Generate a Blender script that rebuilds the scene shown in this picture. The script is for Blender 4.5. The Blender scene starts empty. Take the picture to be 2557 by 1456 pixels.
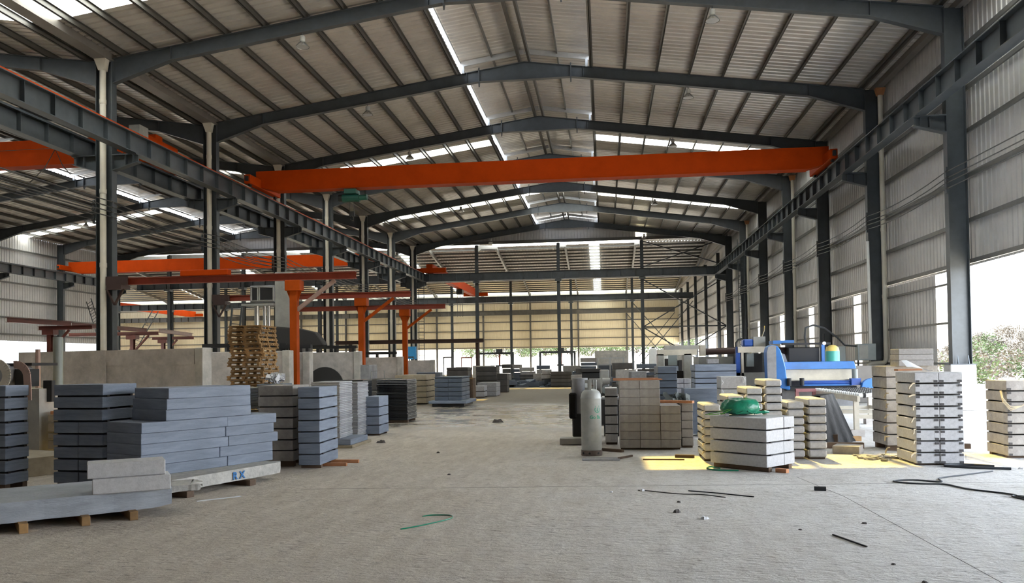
import bpy, bmesh, math, random
from mathutils import Vector, Matrix

random.seed(7)
R = math.radians
scene = bpy.context.scene
COL = scene.collection

# ------------------------------------------------------------------ camera
cam_data = bpy.data.cameras.new('camera')
cam_data.sensor_width = 36.0
cam_data.lens = 2011.75 / 2557 * 36.0
cam_data.shift_x = 11.3 / 2557
cam_data.shift_y = 134.3 / 2557
cam_data.clip_start = 0.05
cam_data.clip_end = 800
cam = bpy.data.objects.new('camera', cam_data)
COL.objects.link(cam)
cam.matrix_world = (Matrix.Translation((0, 0, 1.7)) @ Matrix.Rotation(0.1203, 4, 'Z')
                    @ Matrix.Rotation(math.pi / 2 + 0.0224, 4, 'X') @ Matrix.Rotation(-0.0139, 4, 'Z'))
scene.camera = cam

# ------------------------------------------------------------------ sky, sun, exposure
world = bpy.data.worlds.new('world')
scene.world = world
world.use_nodes = True
nt = world.node_tree
nt.nodes.clear()
w_out = nt.nodes.new('ShaderNodeOutputWorld')
w_bg = nt.nodes.new('ShaderNodeBackground')
w_tc = nt.nodes.new('ShaderNodeTexCoord')
w_sep = nt.nodes.new('ShaderNodeSeparateXYZ')
w_ramp = nt.nodes.new('ShaderNodeValToRGB')
nt.links.new(w_tc.outputs['Generated'], w_sep.inputs[0])
nt.links.new(w_sep.outputs['Z'], w_ramp.inputs[0])
w_ramp.color_ramp.elements[0].color = (0.89, 0.945, 1.0, 1)
w_ramp.color_ramp.elements[1].color = (0.60, 0.76, 1.0, 1)
w_ramp.color_ramp.elements[1].position = 0.8
nt.links.new(w_ramp.outputs[0], w_bg.inputs['Color'])
w_bg.inputs['Strength'].default_value = 2.0
nt.links.new(w_bg.outputs[0], w_out.inputs[0])

sun_data = bpy.data.lights.new('sun', 'SUN')
sun_data.energy = 5.0
sun_data.angle = R(0.6)
sun_data.color = (1.0, 0.88, 0.70)
sun = bpy.data.objects.new('sun', sun_data)
COL.objects.link(sun)
sun.rotation_euler = Vector((0.05, -0.55, -0.83)).to_track_quat('-Z', 'Y').to_euler()
sun.location = (0, 60, 60)

vs = scene.view_settings
vs.view_transform = 'Standard'
vs.look = 'None'
vs.gamma = 1.0
vs.use_curve_mapping = False
vs.exposure = 2.92
scene.cycles.max_bounces = 10
scene.cycles.diffuse_bounces = 7
scene.cycles.transparent_max_bounces = 12
scene.cycles.sample_clamp_indirect = 8.0

# ------------------------------------------------------------------ materials
def mat(name, col, rough=0.6, metal=0.0, nscale=0.0, namt=0.15, rand=0.0, bump=0.0, bscale=30.0,
        stretch=(1, 1, 1), obj=False, col2=None, spec=0.5, grime=0.0):
    m = bpy.data.materials.new(name)
    m.use_nodes = True
    t = m.node_tree
    b = t.nodes['Principled BSDF']
    b.inputs['Roughness'].default_value = rough
    b.inputs['Metallic'].default_value = metal
    b.inputs['Specular IOR Level'].default_value = spec
    cur = None
    rgb = t.nodes.new('ShaderNodeRGB')
    rgb.outputs[0].default_value = (*col, 1)
    cur = rgb.outputs[0]
    tc = t.nodes.new('ShaderNodeTexCoord')
    geo = t.nodes.new('ShaderNodeNewGeometry')
    mp = t.nodes.new('ShaderNodeMapping')
    mp.inputs['Scale'].default_value = stretch
    t.links.new(tc.outputs['Object'] if obj else geo.outputs['Position'], mp.inputs[0])
    if nscale:
        n = t.nodes.new('ShaderNodeTexNoise')
        n.inputs['Scale'].default_value = nscale
        n.inputs['Detail'].default_value = 6
        n.inputs['Roughness'].default_value = 0.65
        t.links.new(mp.outputs[0], n.inputs['Vector'])
        mr = t.nodes.new('ShaderNodeMapRange')
        mr.inputs['From Min'].default_value = 0.3
        mr.inputs['From Max'].default_value = 0.7
        t.links.new(n.outputs['Fac'], mr.inputs['Value'])
        mx = t.nodes.new('ShaderNodeMix')
        mx.data_type = 'RGBA'
        c2 = col2 or tuple(c * (1 + namt) for c in col)
        c1 = col if col2 else tuple(c * (1 - namt) for c in col)
        mx.inputs[6].default_value = (*c1, 1)
        mx.inputs[7].default_value = (*c2, 1)
        t.links.new(mr.outputs[0], mx.inputs[0])
        cur = mx.outputs[2]
    if grime:
        n2 = t.nodes.new('ShaderNodeTexNoise')
        n2.inputs['Scale'].default_value = 1.3
        n2.inputs['Detail'].default_value = 8
        n2.inputs['Roughness'].default_value = 0.7
        t.links.new(geo.outputs['Position'], n2.inputs['Vector'])
        mr2 = t.nodes.new('ShaderNodeMapRange')
        mr2.inputs['From Min'].default_value = 0.42
        mr2.inputs['From Max'].default_value = 0.66
        mr2.inputs['To Min'].default_value = 1.0
        mr2.inputs['To Max'].default_value = 1.0 - grime
        t.links.new(n2.outputs['Fac'], mr2.inputs['Value'])
        mg = t.nodes.new('ShaderNodeMix')
        mg.data_type = 'RGBA'
        mg.blend_type = 'MULTIPLY'
        mg.inputs[0].default_value = 1.0
        t.links.new(cur, mg.inputs[6])
        t.links.new(mr2.outputs[0], mg.inputs[7])
        cur = mg.outputs[2]
    if rand:
        oi = t.nodes.new('ShaderNodeObjectInfo')
        mr3 = t.nodes.new('ShaderNodeMapRange')
        mr3.inputs['To Min'].default_value = 1 - rand
        mr3.inputs['To Max'].default_value = 1 + rand
        t.links.new(oi.outputs['Random'], mr3.inputs['Value'])
        mm = t.nodes.new('ShaderNodeMix')
        mm.data_type = 'RGBA'
        mm.blend_type = 'MULTIPLY'
        mm.inputs[0].default_value = 1.0
        t.links.new(cur, mm.inputs[6])
        t.links.new(mr3.outputs[0], mm.inputs[7])
        cur = mm.outputs[2]
    t.links.new(cur, b.inputs['Base Color'])
    if bump:
        nb = t.nodes.new('ShaderNodeTexNoise')
        nb.inputs['Scale'].default_value = bscale
        nb.inputs['Detail'].default_value = 5
        t.links.new(mp.outputs[0], nb.inputs['Vector'])
        bp = t.nodes.new('ShaderNodeBump')
        bp.inputs['Strength'].default_value = bump
        bp.inputs['Distance'].default_value = 0.02
        t.links.new(nb.outputs['Fac'], bp.inputs['Height'])
        t.links.new(bp.outputs[0], b.inputs['Normal'])
    return m

M = {}
M['roof'] = mat('roof_sheet', (0.52, 0.49, 0.45), 0.36, 0.32, 0.35, 0.10, grime=0.12)
M['wallsheet'] = mat('wall_sheet', (0.47, 0.455, 0.44), 0.40, 0.2, 0.5, 0.08, grime=0.10)
M['backsheet_bounce'] = mat('back_wall_bounce_lit_cream', (0.72, 0.64, 0.46), 0.5, 0.1, 0.4, 0.06)  # cream sheet colour, raised to paint in sunlight bounced up from the floor
M['steel'] = mat('dark_grey_steel', (0.048, 0.056, 0.062), 0.45, 0.0, 3.0, 0.18, grime=0.15)
M['purlin'] = mat('purlin_steel', (0.070, 0.066, 0.058), 0.5, 0.1, 2.0, 0.15)
M['girt'] = mat('girt_steel', (0.11, 0.107, 0.10), 0.45, 0.3, 2.0, 0.15)
M['galv'] = mat('galvanised_steel', (0.42, 0.43, 0.44), 0.4, 0.5, 2.0, 0.12)
M['gutter'] = mat('gutter_sheet', (0.17, 0.155, 0.14), 0.5, 0.2, 1.0, 0.15)
M['orange'] = mat('orange_crane_paint', (0.40, 0.042, 0.0012), 0.65, 0.0, 1.2, 0.10, grime=0.10, spec=0.08)
M['orange_jib'] = mat('orange_jib_paint', (0.42, 0.068, 0.006), 0.6, 0.0, 1.5, 0.15, grime=0.22, spec=0.12)
M['redboom'] = mat('red_boom_paint', (0.26, 0.042, 0.020), 0.5, 0.0, 1.5, 0.15, grime=0.25)
M['darkred'] = mat('dark_red_paint', (0.13, 0.026, 0.018), 0.5, 0.0, 1.5, 0.2, grime=0.2)
M['brownbeam'] = mat('dark_brown_steel', (0.045, 0.022, 0.018), 0.5, 0.0, 1.5, 0.2)
M['pinkbrace'] = mat('faded_pink_brace', (0.36, 0.24, 0.20), 0.6, 0.0, 2.0, 0.15)
M['pvc'] = mat('beige_pvc', (0.56, 0.52, 0.43), 0.45, 0.0, 1.0, 0.10, grime=0.10)
M['green_paint'] = mat('green_hoist_paint', (0.012, 0.09, 0.065), 0.4)
M['black'] = mat('black_rubber', (0.015, 0.015, 0.016), 0.6)
M['darkpad'] = mat('dark_spacer', (0.035, 0.033, 0.032), 0.8)
M['pad'] = mat('corner_pad_rubber', (0.085, 0.08, 0.08), 0.85)
M['stone_dusk'] = mat('dusty_dark_stone', (0.075, 0.070, 0.065), 0.7, 0, 2.0, 0.25, rand=0.25, obj=True)
M['roof_bounce'] = mat('cross_roof_bounce_lit_cream', (0.78, 0.70, 0.51), 0.45, 0.15, 0.35, 0.10)  # second cross roof: sunlight bounced off the ground outside, painted in as cream
M['blackplastic'] = mat('black_plastic_sheet', (0.012, 0.011, 0.010), 0.7, 0, 6, 0.4, bump=0.5, bscale=9, spec=0.12)
M['concrete'] = mat('concrete_wall', (0.52, 0.48, 0.445), 0.85, 0, 2.2, 0.20, bump=0.25, bscale=14, grime=0.25)
M['concrete_pale'] = mat('pale_concrete', (0.50, 0.475, 0.43), 0.85, 0, 3.0, 0.18, bump=0.25, bscale=14, grime=0.22)
M['wood'] = mat('pallet_wood', (0.36, 0.21, 0.085), 0.75, 0, 5, 0.3, rand=0.22, grime=0.25)
M['wood_orange'] = mat('orange_plank_wood', (0.46, 0.20, 0.09), 0.7, 0, 4, 0.25, rand=0.15)
M['wood_dark'] = mat('dark_timber', (0.11, 0.07, 0.045), 0.8, 0, 5, 0.3, rand=0.2)
M['stone_blue'] = mat('blue_grey_stone', (0.200, 0.235, 0.300), 0.62, 0, 1.6, 0.24, rand=0.07, stretch=(1.2, 1.2, 9), obj=True, bump=0.3, bscale=22)
M['stone_dark'] = mat('dark_blue_stone', (0.095, 0.115, 0.145), 0.55, 0, 2.0, 0.25, rand=0.12, stretch=(1, 1, 8), obj=True)
M['stone_black'] = mat('polished_black_stone', (0.022, 0.025, 0.030), 0.25, 0, 2.0, 0.3, rand=0.2, obj=True)
M['stone_grey'] = mat('grey_stone', (0.30, 0.295, 0.30), 0.65, 0, 18, 0.16, rand=0.06, obj=True, bump=0.25, bscale=40)
M['stone_warm'] = mat('warm_grey_stone', (0.34, 0.315, 0.29), 0.7, 0, 9, 0.2, rand=0.06, obj=True, bump=0.25, bscale=40)
M['stone_kerb'] = mat('kerb_stone', (0.50, 0.495, 0.50), 0.6, 0, 25, 0.14, rand=0.05, obj=True, bump=0.15, bscale=60)
M['stone_tan'] = mat('tan_stone', (0.34, 0.285, 0.20), 0.7, 0, 5, 0.2, rand=0.1, obj=True)
M['stone_pale'] = mat('pale_blue_slab', (0.36, 0.39, 0.43), 0.65, 0, 2.4, 0.2, rand=0.05, stretch=(1, 1, 5), obj=True, bump=0.3, bscale=22, grime=0.15)
M['stone_rough'] = mat('rough_sawn_slab', (0.44, 0.43, 0.40), 0.75, 0, 7, 0.25, obj=True, bump=0.6, bscale=20)
M['tile_light'] = mat('light_tile_edge', (0.34, 0.345, 0.365), 0.6, 0, 5, 0.2, rand=0.16, obj=True)
M['tile_dark'] = mat('dark_tile', (0.17, 0.175, 0.19), 0.6, 0, 5, 0.2, rand=0.16, obj=True)
M['bluemark'] = mat('blue_paint_mark', (0.03, 0.16, 0.42), 0.7, 0, 12, 0.35)
M['cylpaint'] = mat('grey_cylinder_paint', (0.46, 0.475, 0.455), 0.42, 0.1, 6, 0.10, grime=0.22)
M['cylrust'] = mat('rusty_foot_ring', (0.17, 0.13, 0.11), 0.7, 0, 14, 0.3)
M['greenprint'] = mat('green_print', (0.02, 0.30, 0.18), 0.6)
M['brass'] = mat('brass_valve', (0.42, 0.30, 0.12), 0.35, 0.8)
M['greenwrap'] = mat('green_plastic_wrap', (0.012, 0.22, 0.12), 0.28, 0, 7, 0.4, bump=0.5, bscale=14)
M['greenrope'] = mat('green_rope', (0.09, 0.34, 0.05), 0.5)
M['whiteplastic'] = mat('white_plastic_sheet', (0.75, 0.76, 0.78), 0.4, 0, 6, 0.08)
M['foam'] = mat('pale_foam_strip', (0.62, 0.52, 0.36), 0.8, 0, 9, 0.2)
M['blue'] = mat('blue_machine_paint', (0.022, 0.17, 0.52), 0.38, 0, 2, 0.15, grime=0.2)
M['deepblue'] = mat('deep_blue_paint', (0.012, 0.07, 0.33), 0.4, 0, 3, 0.2)
M['cream'] = mat('cream_machine_paint', (0.60, 0.55, 0.45), 0.5, 0, 3, 0.12, grime=0.2)
M['dustgrey'] = mat('dusty_grey_paint', (0.30, 0.30, 0.31), 0.55, 0, 3, 0.2, grime=0.3)
M['machgrey'] = mat('grey_machine_paint', (0.33, 0.325, 0.30), 0.55, 0, 2, 0.15, grime=0.2)
M['cabgrey'] = mat('cabinet_grey_green', (0.22, 0.25, 0.25), 0.45, 0, 2, 0.1)
M['white'] = mat('white_paint', (0.78, 0.78, 0.76), 0.45, 0, 3, 0.06)
M['whitewall'] = mat('white_panel', (0.72, 0.77, 0.78), 0.5, 0, 1, 0.05)
M['pinkred'] = mat('faded_pink_frame', (0.40, 0.17, 0.17), 0.6, 0, 4, 0.2)
M['rustred'] = mat('rusty_red_paint', (0.24, 0.05, 0.025), 0.6, 0, 4, 0.3)
M['tealtank'] = mat('teal_tank', (0.05, 0.30, 0.26), 0.4)
M['yellow'] = mat('yellow_tank_top', (0.55, 0.42, 0.12), 0.5)
M['wire'] = mat('dark_wire', (0.05, 0.048, 0.045), 0.5)
M['cable'] = mat('black_cable', (0.03, 0.034, 0.04), 0.55)
M['alu'] = mat('spun_aluminium', (0.62, 0.62, 0.60), 0.25, 0.85)
M['ground'] = mat('sandy_ground', (0.56, 0.49, 0.38), 0.95, 0, 0.15, 0.18, grime=0.1)
M['hill'] = mat('hillside_soil', (0.20, 0.165, 0.125), 0.95, 0, 0.15, 0.3)
M['leaf_dry'] = mat('dry_leaf', (0.085, 0.070, 0.050), 0.9, 0, 0.5, 0.3, rand=0.35)
M['leaf_green'] = mat('green_leaf', (0.05, 0.075, 0.018), 0.9, 0, 0.5, 0.3, rand=0.3)
M['twig'] = mat('twig', (0.07, 0.055, 0.04), 0.9)
M['hose'] = mat('yellow_hose', (0.36, 0.26, 0.07), 0.5)
M['debris'] = mat('dark_debris', (0.07, 0.06, 0.055), 0.8, 0, 9, 0.4)
M['bluecloth'] = mat('bright_blue_panel', (0.05, 0.36, 0.75), 0.5)

def skylight_mat():
    m = bpy.data.materials.new('translucent_roof_panel')
    m.use_nodes = True
    t = m.node_tree
    t.nodes.clear()
    o = t.nodes.new('ShaderNodeOutputMaterial')
    mx = t.nodes.new('ShaderNodeMixShader')
    tr = t.nodes.new('ShaderNodeBsdfTransparent')
    tl = t.nodes.new('ShaderNodeBsdfTranslucent')
    tr.inputs[0].default_value = (1.0, 0.84, 0.27, 1)
    tl.inputs[0].default_value = (0.92, 0.93, 0.92, 1)
    mx.inputs[0].default_value = 0.76
    t.links.new(tr.outputs[0], mx.inputs[1])
    t.links.new(tl.outputs[0], mx.inputs[2])
    t.links.new(mx.outputs[0], o.inputs[0])
    return m
M['skylight'] = skylight_mat()

def floor_mat():
    m = bpy.data.materials.new('dusty_concrete_floor')
    m.use_nodes = True
    t = m.node_tree
    L = t.links.new
    b = t.nodes['Principled BSDF']
    geo = t.nodes.new('ShaderNodeNewGeometry')
    def noise(scale, detail=6, rough=0.6, sc=(1, 1, 1), rot=0.0):
        mp = t.nodes.new('ShaderNodeMapping')
        mp.inputs['Scale'].default_value = sc
        mp.inputs['Rotation'].default_value = (0, 0, rot)
        L(geo.outputs['Position'], mp.inputs[0])
        n = t.nodes.new('ShaderNodeTexNoise')
        n.inputs['Scale'].default_value = scale
        n.inputs['Detail'].default_value = detail
        n.inputs['Roughness'].default_value = rough
        L(mp.outputs[0], n.inputs['Vector'])
        return n.outputs['Fac']
    def rng(v, a, c, lo=0.0, hi=1.0, smooth=False):
        r = t.nodes.new('ShaderNodeMapRange')
        if smooth: r.interpolation_type = 'SMOOTHSTEP'
        r.inputs['From Min'].default_value = a
        r.inputs['From Max'].default_value = c
        r.inputs['To Min'].default_value = lo
        r.inputs['To Max'].default_value = hi
        L(v, r.inputs['Value'])
        return r.outputs[0]
    def mixc(f, a, c, mode='MIX'):
        x = t.nodes.new('ShaderNodeMix')
        x.data_type = 'RGBA'
        x.blend_type = mode
        if isinstance(f, float): x.inputs[0].default_value = f
        else: L(f, x.inputs[0])
        for i, q in ((6, a), (7, c)):
            if isinstance(q, tuple): x.inputs[i].default_value = (*q, 1)
            else: L(q, x.inputs[i])
        return x.outputs[2]
    def math_(op, a, c):
        x = t.nodes.new('ShaderNodeMath')
        x.operation = op
        for i, q in ((0, a), (1, c)):
            if isinstance(q, (int, float)): x.inputs[i].default_value = q
            else: L(q, x.inputs[i])
        return x.outputs[0]
    base = mixc(rng(noise(0.5, 5, 0.6), 0.35, 0.65), (0.55, 0.515, 0.475), (0.68, 0.655, 0.625))
    # streaky dust swept by wheels, two travel directions
    s1 = rng(noise(2.2, 7, 0.68, (2.4, 0.55, 1), R(-28)), 0.35, 0.70)
    base = mixc(math_('MULTIPLY', s1, 0.75), base, (0.72, 0.70, 0.675))
    s2 = rng(noise(5.5, 8, 0.7, (0.5, 2.0, 1), R(20)), 0.52, 0.70)
    base = mixc(math_('MULTIPLY', s2, 0.50), base, (0.24, 0.215, 0.19))
    s3 = rng(noise(28, 6, 0.7), 0.57, 0.70)
    base = mixc(math_('MULTIPLY', s3, 0.65), base, (0.15, 0.135, 0.12))
    sep = t.nodes.new('ShaderNodeSeparateXYZ')
    L(geo.outputs['Position'], sep.inputs[0])
    X, Y = sep.outputs['X'], sep.outputs['Y']
    # browner tone along the traffic lane and to its left, paler tone to its right
    edge = math_('ADD', X, math_('MULTIPLY', math_('SUBTRACT', noise(0.45, 5, 0.6), 0.5), 5.0))
    brown_mix = math_('MULTIPLY', rng(edge, 2.2, -3.2, smooth=True), 0.72)
    base = mixc(brown_mix, base, mixc(s1, (0.45, 0.375, 0.29), (0.64, 0.56, 0.455)))
    spk = rng(noise(7.0, 7, 0.75, (0.8, 1.7, 1), R(22)), 0.56, 0.66)
    base = mixc(math_('MULTIPLY', spk, 0.6), base, (0.13, 0.11, 0.095))
    # wet patch in the aisle
    wy = math_('MULTIPLY', rng(Y, 18.5, 22.5, smooth=True), rng(Y, 37, 31, smooth=True))
    wx = math_('MULTIPLY', rng(X, -8.0, -6.0, smooth=True), rng(X, 2.5, 0.5, smooth=True))
    w = math_('MULTIPLY', wy, wx)
    wn = rng(noise(0.9, 5, 0.6, (0.9, 1.6, 1)), 0.33, 0.56, smooth=True)
    wet = math_('MULTIPLY', w, wn)
    base = mixc(math_('MULTIPLY', wet, 0.72), base, (0.10, 0.09, 0.08))
    # floor colour turns darker and browner down the far aisle
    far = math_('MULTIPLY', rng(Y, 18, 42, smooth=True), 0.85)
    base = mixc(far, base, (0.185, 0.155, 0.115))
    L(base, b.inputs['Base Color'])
    rr = math_('SUBTRACT', 0.88, math_('MULTIPLY', wet, 0.74))
    L(rr, b.inputs['Roughness'])
    # tyre tread bumps
    hb = noise(9, 6, 0.7, (1.0, 1.9, 1), R(25))
    hb2 = noise(34, 4, 0.6)
    vm = t.nodes.new('ShaderNodeMapping')
    vm.inputs['Scale'].default_value = (1.0, 1.5, 1)
    vm.inputs['Rotation'].default_value = (0, 0, R(32))
    L(geo.outputs['Position'], vm.inputs[0])
    vo = t.nodes.new('ShaderNodeTexVoronoi')
    vo.inputs['Scale'].default_value = 7.5
    L(vm.outputs[0], vo.inputs['Vector'])
    dim = math_('MULTIPLY', rng(vo.outputs['Distance'], 0.05, 0.38), rng(noise(0.8, 4, 0.6), 0.40, 0.58))
    h = math_('ADD', math_('ADD', math_('MULTIPLY', hb, 1.1), math_('MULTIPLY', hb2, 0.40)), math_('MULTIPLY', dim, 0.55))
    bp = t.nodes.new('ShaderNodeBump')
    bp.inputs['Distance'].default_value = 0.03
    L(math_('SUBTRACT', 0.9, math_('MULTIPLY', wet, 0.85)), bp.inputs['Strength'])
    L(h, bp.inputs['Height'])
    L(bp.outputs[0], b.inputs['Normal'])
    return m
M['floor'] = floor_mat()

# ------------------------------------------------------------------ mesh helpers
class MB:
    def __init__(self):
        self.v, self.f = [], []
    def add(self, vs_, fs_):
        n = len(self.v)
        self.v += [Vector(p) for p in vs_]
        self.f += [tuple(i + n for i in f) for f in fs_]
        return self
    def bx(self, x0, x1, y0, y1, z0, z1):
        return self.add([(x0, y0, z0), (x1, y0, z0), (x1, y1, z0), (x0, y1, z0), (x0, y0, z1), (x1, y0, z1), (x1, y1, z1), (x0, y1, z1)],
                        [(0, 3, 2, 1), (4, 5, 6, 7), (0, 1, 5, 4), (1, 2, 6, 5), (2, 3, 7, 6), (3, 0, 4, 7)])
    def obox(self, c, ax, ay, az):
        c, ax, ay, az = map(Vector, (c, ax, ay, az))
        p = [c + i * ax + j * ay + k * az for k in (-1, 1) for i, j in ((-1, -1), (1, -1), (1, 1), (-1, 1))]
        return self.add(p, [(0, 3, 2, 1), (4, 5, 6, 7), (0, 1, 5, 4), (1, 2, 6, 5), (2, 3, 7, 6), (3, 0, 4, 7)])
    def bar(self, p, q, w, h, up=(0, 0, 1)):
        p, q, up = Vector(p), Vector(q), Vector(up)
        d = (q - p)
        n = d.normalized()
        s = n.cross(up)
        if s.length < 1e-4: s = n.cross(Vector((0, 1, 0)))
        s.normalize()
        u = s.cross(n).normalized()
        return self.obox((p + q) / 2, d / 2, s * (w / 2), u * (h / 2))
    def ibeam(self, p, q, depth, width, tf=0.02, tw=0.014, up=(0, 0, 1)):
        p, q, up = Vector(p), Vector(q), Vector(up)
        n = (q - p).normalized()
        s = n.cross(up).normalized()
        u = s.cross(n).normalized()
        for k in (-1, 1):
            o = u * (k * (depth - tf) / 2)
            self.bar(p + o, q + o, width, tf, u)
        self.bar(p, q, tw, depth - 2 * tf, u)
        return self
    def prism(self, poly, off):
        off = Vector(off)
        n = len(poly)
        a = [Vector(p) for p in poly]
        b = [p + off for p in a]
        fs = [tuple(range(n - 1, -1, -1)), tuple(range(n, 2 * n))]
        for i in range(n):
            j = (i + 1) % n
            fs.append((i, j, n + j, n + i))
        return self.add(a + b, fs)
    def tube(self, pts, r, n=8, cap=True, closed=False):
        pts = [Vector(p) for p in pts]
        rings = []
        m = len(pts)
        prev = None
        for i, p in enumerate(pts):
            if closed:
                d = pts[(i + 1) % m] - pts[i - 1]
            else:
                d = pts[min(i + 1, m - 1)] - pts[max(i - 1, 0)]
            d.normalize()
            if prev is None:
                a = d.cross(Vector((0, 0, 1)))
                if a.length < 1e-3: a = d.cross(Vector((0, 1, 0)))
            else:
                a = prev - d * prev.dot(d)
            a.normalize()
            prev = a
            b = d.cross(a)
            rr = r[i] if isinstance(r, (list, tuple)) else r
            rings.append([p + a * (rr * math.cos(2 * math.pi * k / n)) + b * (rr * math.sin(2 * math.pi * k / n)) for k in range(n)])
        vs_ = [q for ring in rings for q in ring]
        fs = []
        for i in range(m if closed else m - 1):
            j = (i + 1) % m
            for k in range(n):
                l = (k + 1) % n
                fs.append((i * n + k, i * n + l, j * n + l, j * n + k))
        if cap and not closed:
            fs.append(tuple(range(n - 1, -1, -1)))
            fs.append(tuple((m - 1) * n + k for k in range(n)))
        return self.add(vs_, fs)
    def cyl(self, p, q, r, n=16):
        return self.tube([p, q], r, n)
    def lathe(self, prof, c=(0, 0, 0), n=24, cap=True):
        c = Vector(c)
        vs_ = [c + Vector((r * math.cos(2 * math.pi * k / n), r * math.sin(2 * math.pi * k / n), z)) for r, z in prof for k in range(n)]
        fs = []
        for i in range(len(prof) - 1):
            for k in range(n):
                l = (k + 1) % n
                fs.append((i * n + k, i * n + l, (i + 1) * n + l, (i + 1) * n + k))
        if cap:
            fs.append(tuple(range(n - 1, -1, -1)))
            fs.append(tuple((len(prof) - 1) * n + k for k in range(n)))
        return self.add(vs_, fs)
    def build(self, name, material, parent=None, smooth=False, bevel=0.0, kind=None, origin=None):
        v = self.v
        if parent is not None:
            o0 = Vector((0, 0, 0))
            q = parent
            while q is not None:
                o0 += q.location
                q = q.parent
            org = o0
            loc = Vector((0, 0, 0))
        else:
            if origin is None:
                xs, ys, zs = [p.x for p in v], [p.y for p in v], [p.z for p in v]
                origin = Vector(((min(xs) + max(xs)) / 2, (min(ys) + max(ys)) / 2, min(zs)))
            org = Vector(origin)
            loc = org
        me = bpy.data.meshes.new(name)
        me.from_pydata([p - org for p in v], [], self.f)
        me.update()
        if bevel or True:
            bm = bmesh.new()
            bm.from_mesh(me)
            bmesh.ops.recalc_face_normals(bm, faces=bm.faces)
            if bevel:
                bmesh.ops.bevel(bm, geom=[e for e in bm.edges if len(e.link_faces) == 2 and e.calc_face_angle(0) > 0.6],
                                offset=bevel, segments=1, affect='EDGES', clamp_overlap=True)
            if smooth:
                for f in bm.faces: f.smooth = True
                for e in bm.edges:
                    if len(e.link_faces) == 2 and e.calc_face_angle(0) > 0.7: e.smooth = False
            bm.to_mesh(me)
            bm.free()
        if isinstance(material, (list, tuple)):
            for mm in material: me.materials.append(mm)
        else:
            me.materials.append(material)
        o = bpy.data.objects.new(name, me)
        COL.objects.link(o)
        o.location = loc
        if parent is not None: o.parent = parent
        if kind: o['kind'] = kind
        return o

def tag(o, label, cat, group=None, kind='thing'):
    o['label'] = label
    o['category'] = cat
    if group: o['group'] = group
    if kind: o['kind'] = kind
    return o

def thing(name, label, cat, loc, group=None):
    o = bpy.data.objects.new(name, None)
    COL.objects.link(o)
    o.empty_display_size = 0.2
    o.location = loc
    return tag(o, label, cat, group)

def copy_tree(o, delta, label, parent=None):
    c = o.copy()
    COL.objects.link(c)
    if parent is None:
        c.location = Vector(o.location) + Vector(delta)
        c['label'] = label
    else:
        c.parent = parent
    for ch in list(o.children):
        copy_tree(ch, delta, label, c)
    return c

ORD = ['first', 'second', 'third', 'fourth', 'fifth', 'sixth', 'seventh', 'eighth', 'ninth', 'tenth',
       'eleventh', 'twelfth', 'thirteenth', 'fourteenth', 'fifteenth', 'sixteenth', 'seventeenth', 'eighteenth', 'nineteenth', 'twentieth']
def up_to(o):
    tens = {20: 'twenty', 30: 'thirty', 40: 'forty', 50: 'fifty'}
    if o < 19: return ORD[o]
    n = o + 1
    if n % 10 == 0: return {20: 'twentieth', 30: 'thirtieth', 40: 'fortieth', 50: 'fiftieth'}[n]
    return tens[n - n % 10] + '-' + ORD[n % 10 - 1]
def from_top(i, n):
    if i == 0: return 'topmost'
    if i == n - 1: return 'bottom'
    return up_to(i) + '-from-top'
def nearest(i):
    return 'nearest' if i == 0 else up_to(i) + '-nearest'

def corr(p0, along, across, L, pitch, h, normal, thick=False):
    """Corrugated sheet: ribs run along `along` (full vector), repeat over length L in direction `across`."""
    mb = MB()
    p0, along, across, normal = Vector(p0), Vector(along), Vector(across).normalized(), Vector(normal).normalized()
    prof = []
    n = max(1, int(round(L / pitch)))
    pt = L / n
    for i in range(n):
        b = i * pt
        prof += [(b, 0), (b + pt * 0.70, 0), (b + pt * 0.78, h), (b + pt * 0.92, h)]
    prof.append((L, 0))
    a = [p0 + across * s + normal * q for s, q in prof]
    c = [p + along for p in a]
    k = len(a)
    mb.add(a + c, [(i, i + 1, k + i + 1, k + i) for i in range(k - 1)])
    return mb
# ------------------------------------------------------------------ the hall: sizes in metres
F0, DF = 27.48, 7.97
FY = [F0 + DF * i for i in range(-1, 7)]           # frame planes, the first just outside the picture
XV, XR, XL = -18.08, 11.35, -48.7                  # valley columns, right wall columns, left wall columns
RX, LX = -3.35, -33.4                              # ridges
SL = 0.1395
ZE = 13.05
YN, YG, YB, YF = -12.4, 76.0, 104.0, 131.5         # near end, gable, second row of posts, back wall
def ztop(x, rx=RX): return 15.10 - SL * abs(x - rx)      # top of the rafters
def zsheet(x, rx=RX): return ztop(x, rx) + 0.22

# ---- ground, floor
fl = MB().bx(-50, 11.9, YN, 132.2, -0.25, 0.0)
fl.bx(-86, -50, 76, 132.2, -0.25, 0.0)
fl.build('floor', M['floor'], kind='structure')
for k, (a, b) in enumerate((((-4.2, 10.75), (6.5, 11.75)), ((2.72, 12.1), (2.9, 10.4)), ((2.9, 10.4), (2.95, 4.5)))):
    MB().bar((a[0], a[1], .0005), (b[0], b[1], .0005), .005, .002).build('trim_%d' % (k + 1), M['stone_dusk'], kind='structure')
def ground_z(x, y):
    z = -0.12
    d = max(0.0, x - 34) 
    z += min(7.0, 0.0035 * d * d + 0.05 * d) if d else 0
    e = max(0.0, y - 142)
    z += min(9.0, 0.0015 * e * e + 0.09 * e) if e else 0
    g = max(0.0, -52 - x) if y < 76 else 0
    return z
gm = MB()
gx = [-140, -110, -90, -70, -55, -40, -20, 0, 12, 20, 28, 34, 40, 46, 52, 60, 70, 82, 96, 120, 160]
gy = [-70, -40, -15, 0, 15, 30, 45, 60, 75, 90, 105, 120, 132, 142, 150, 158, 166, 176, 190, 210, 240]
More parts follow.
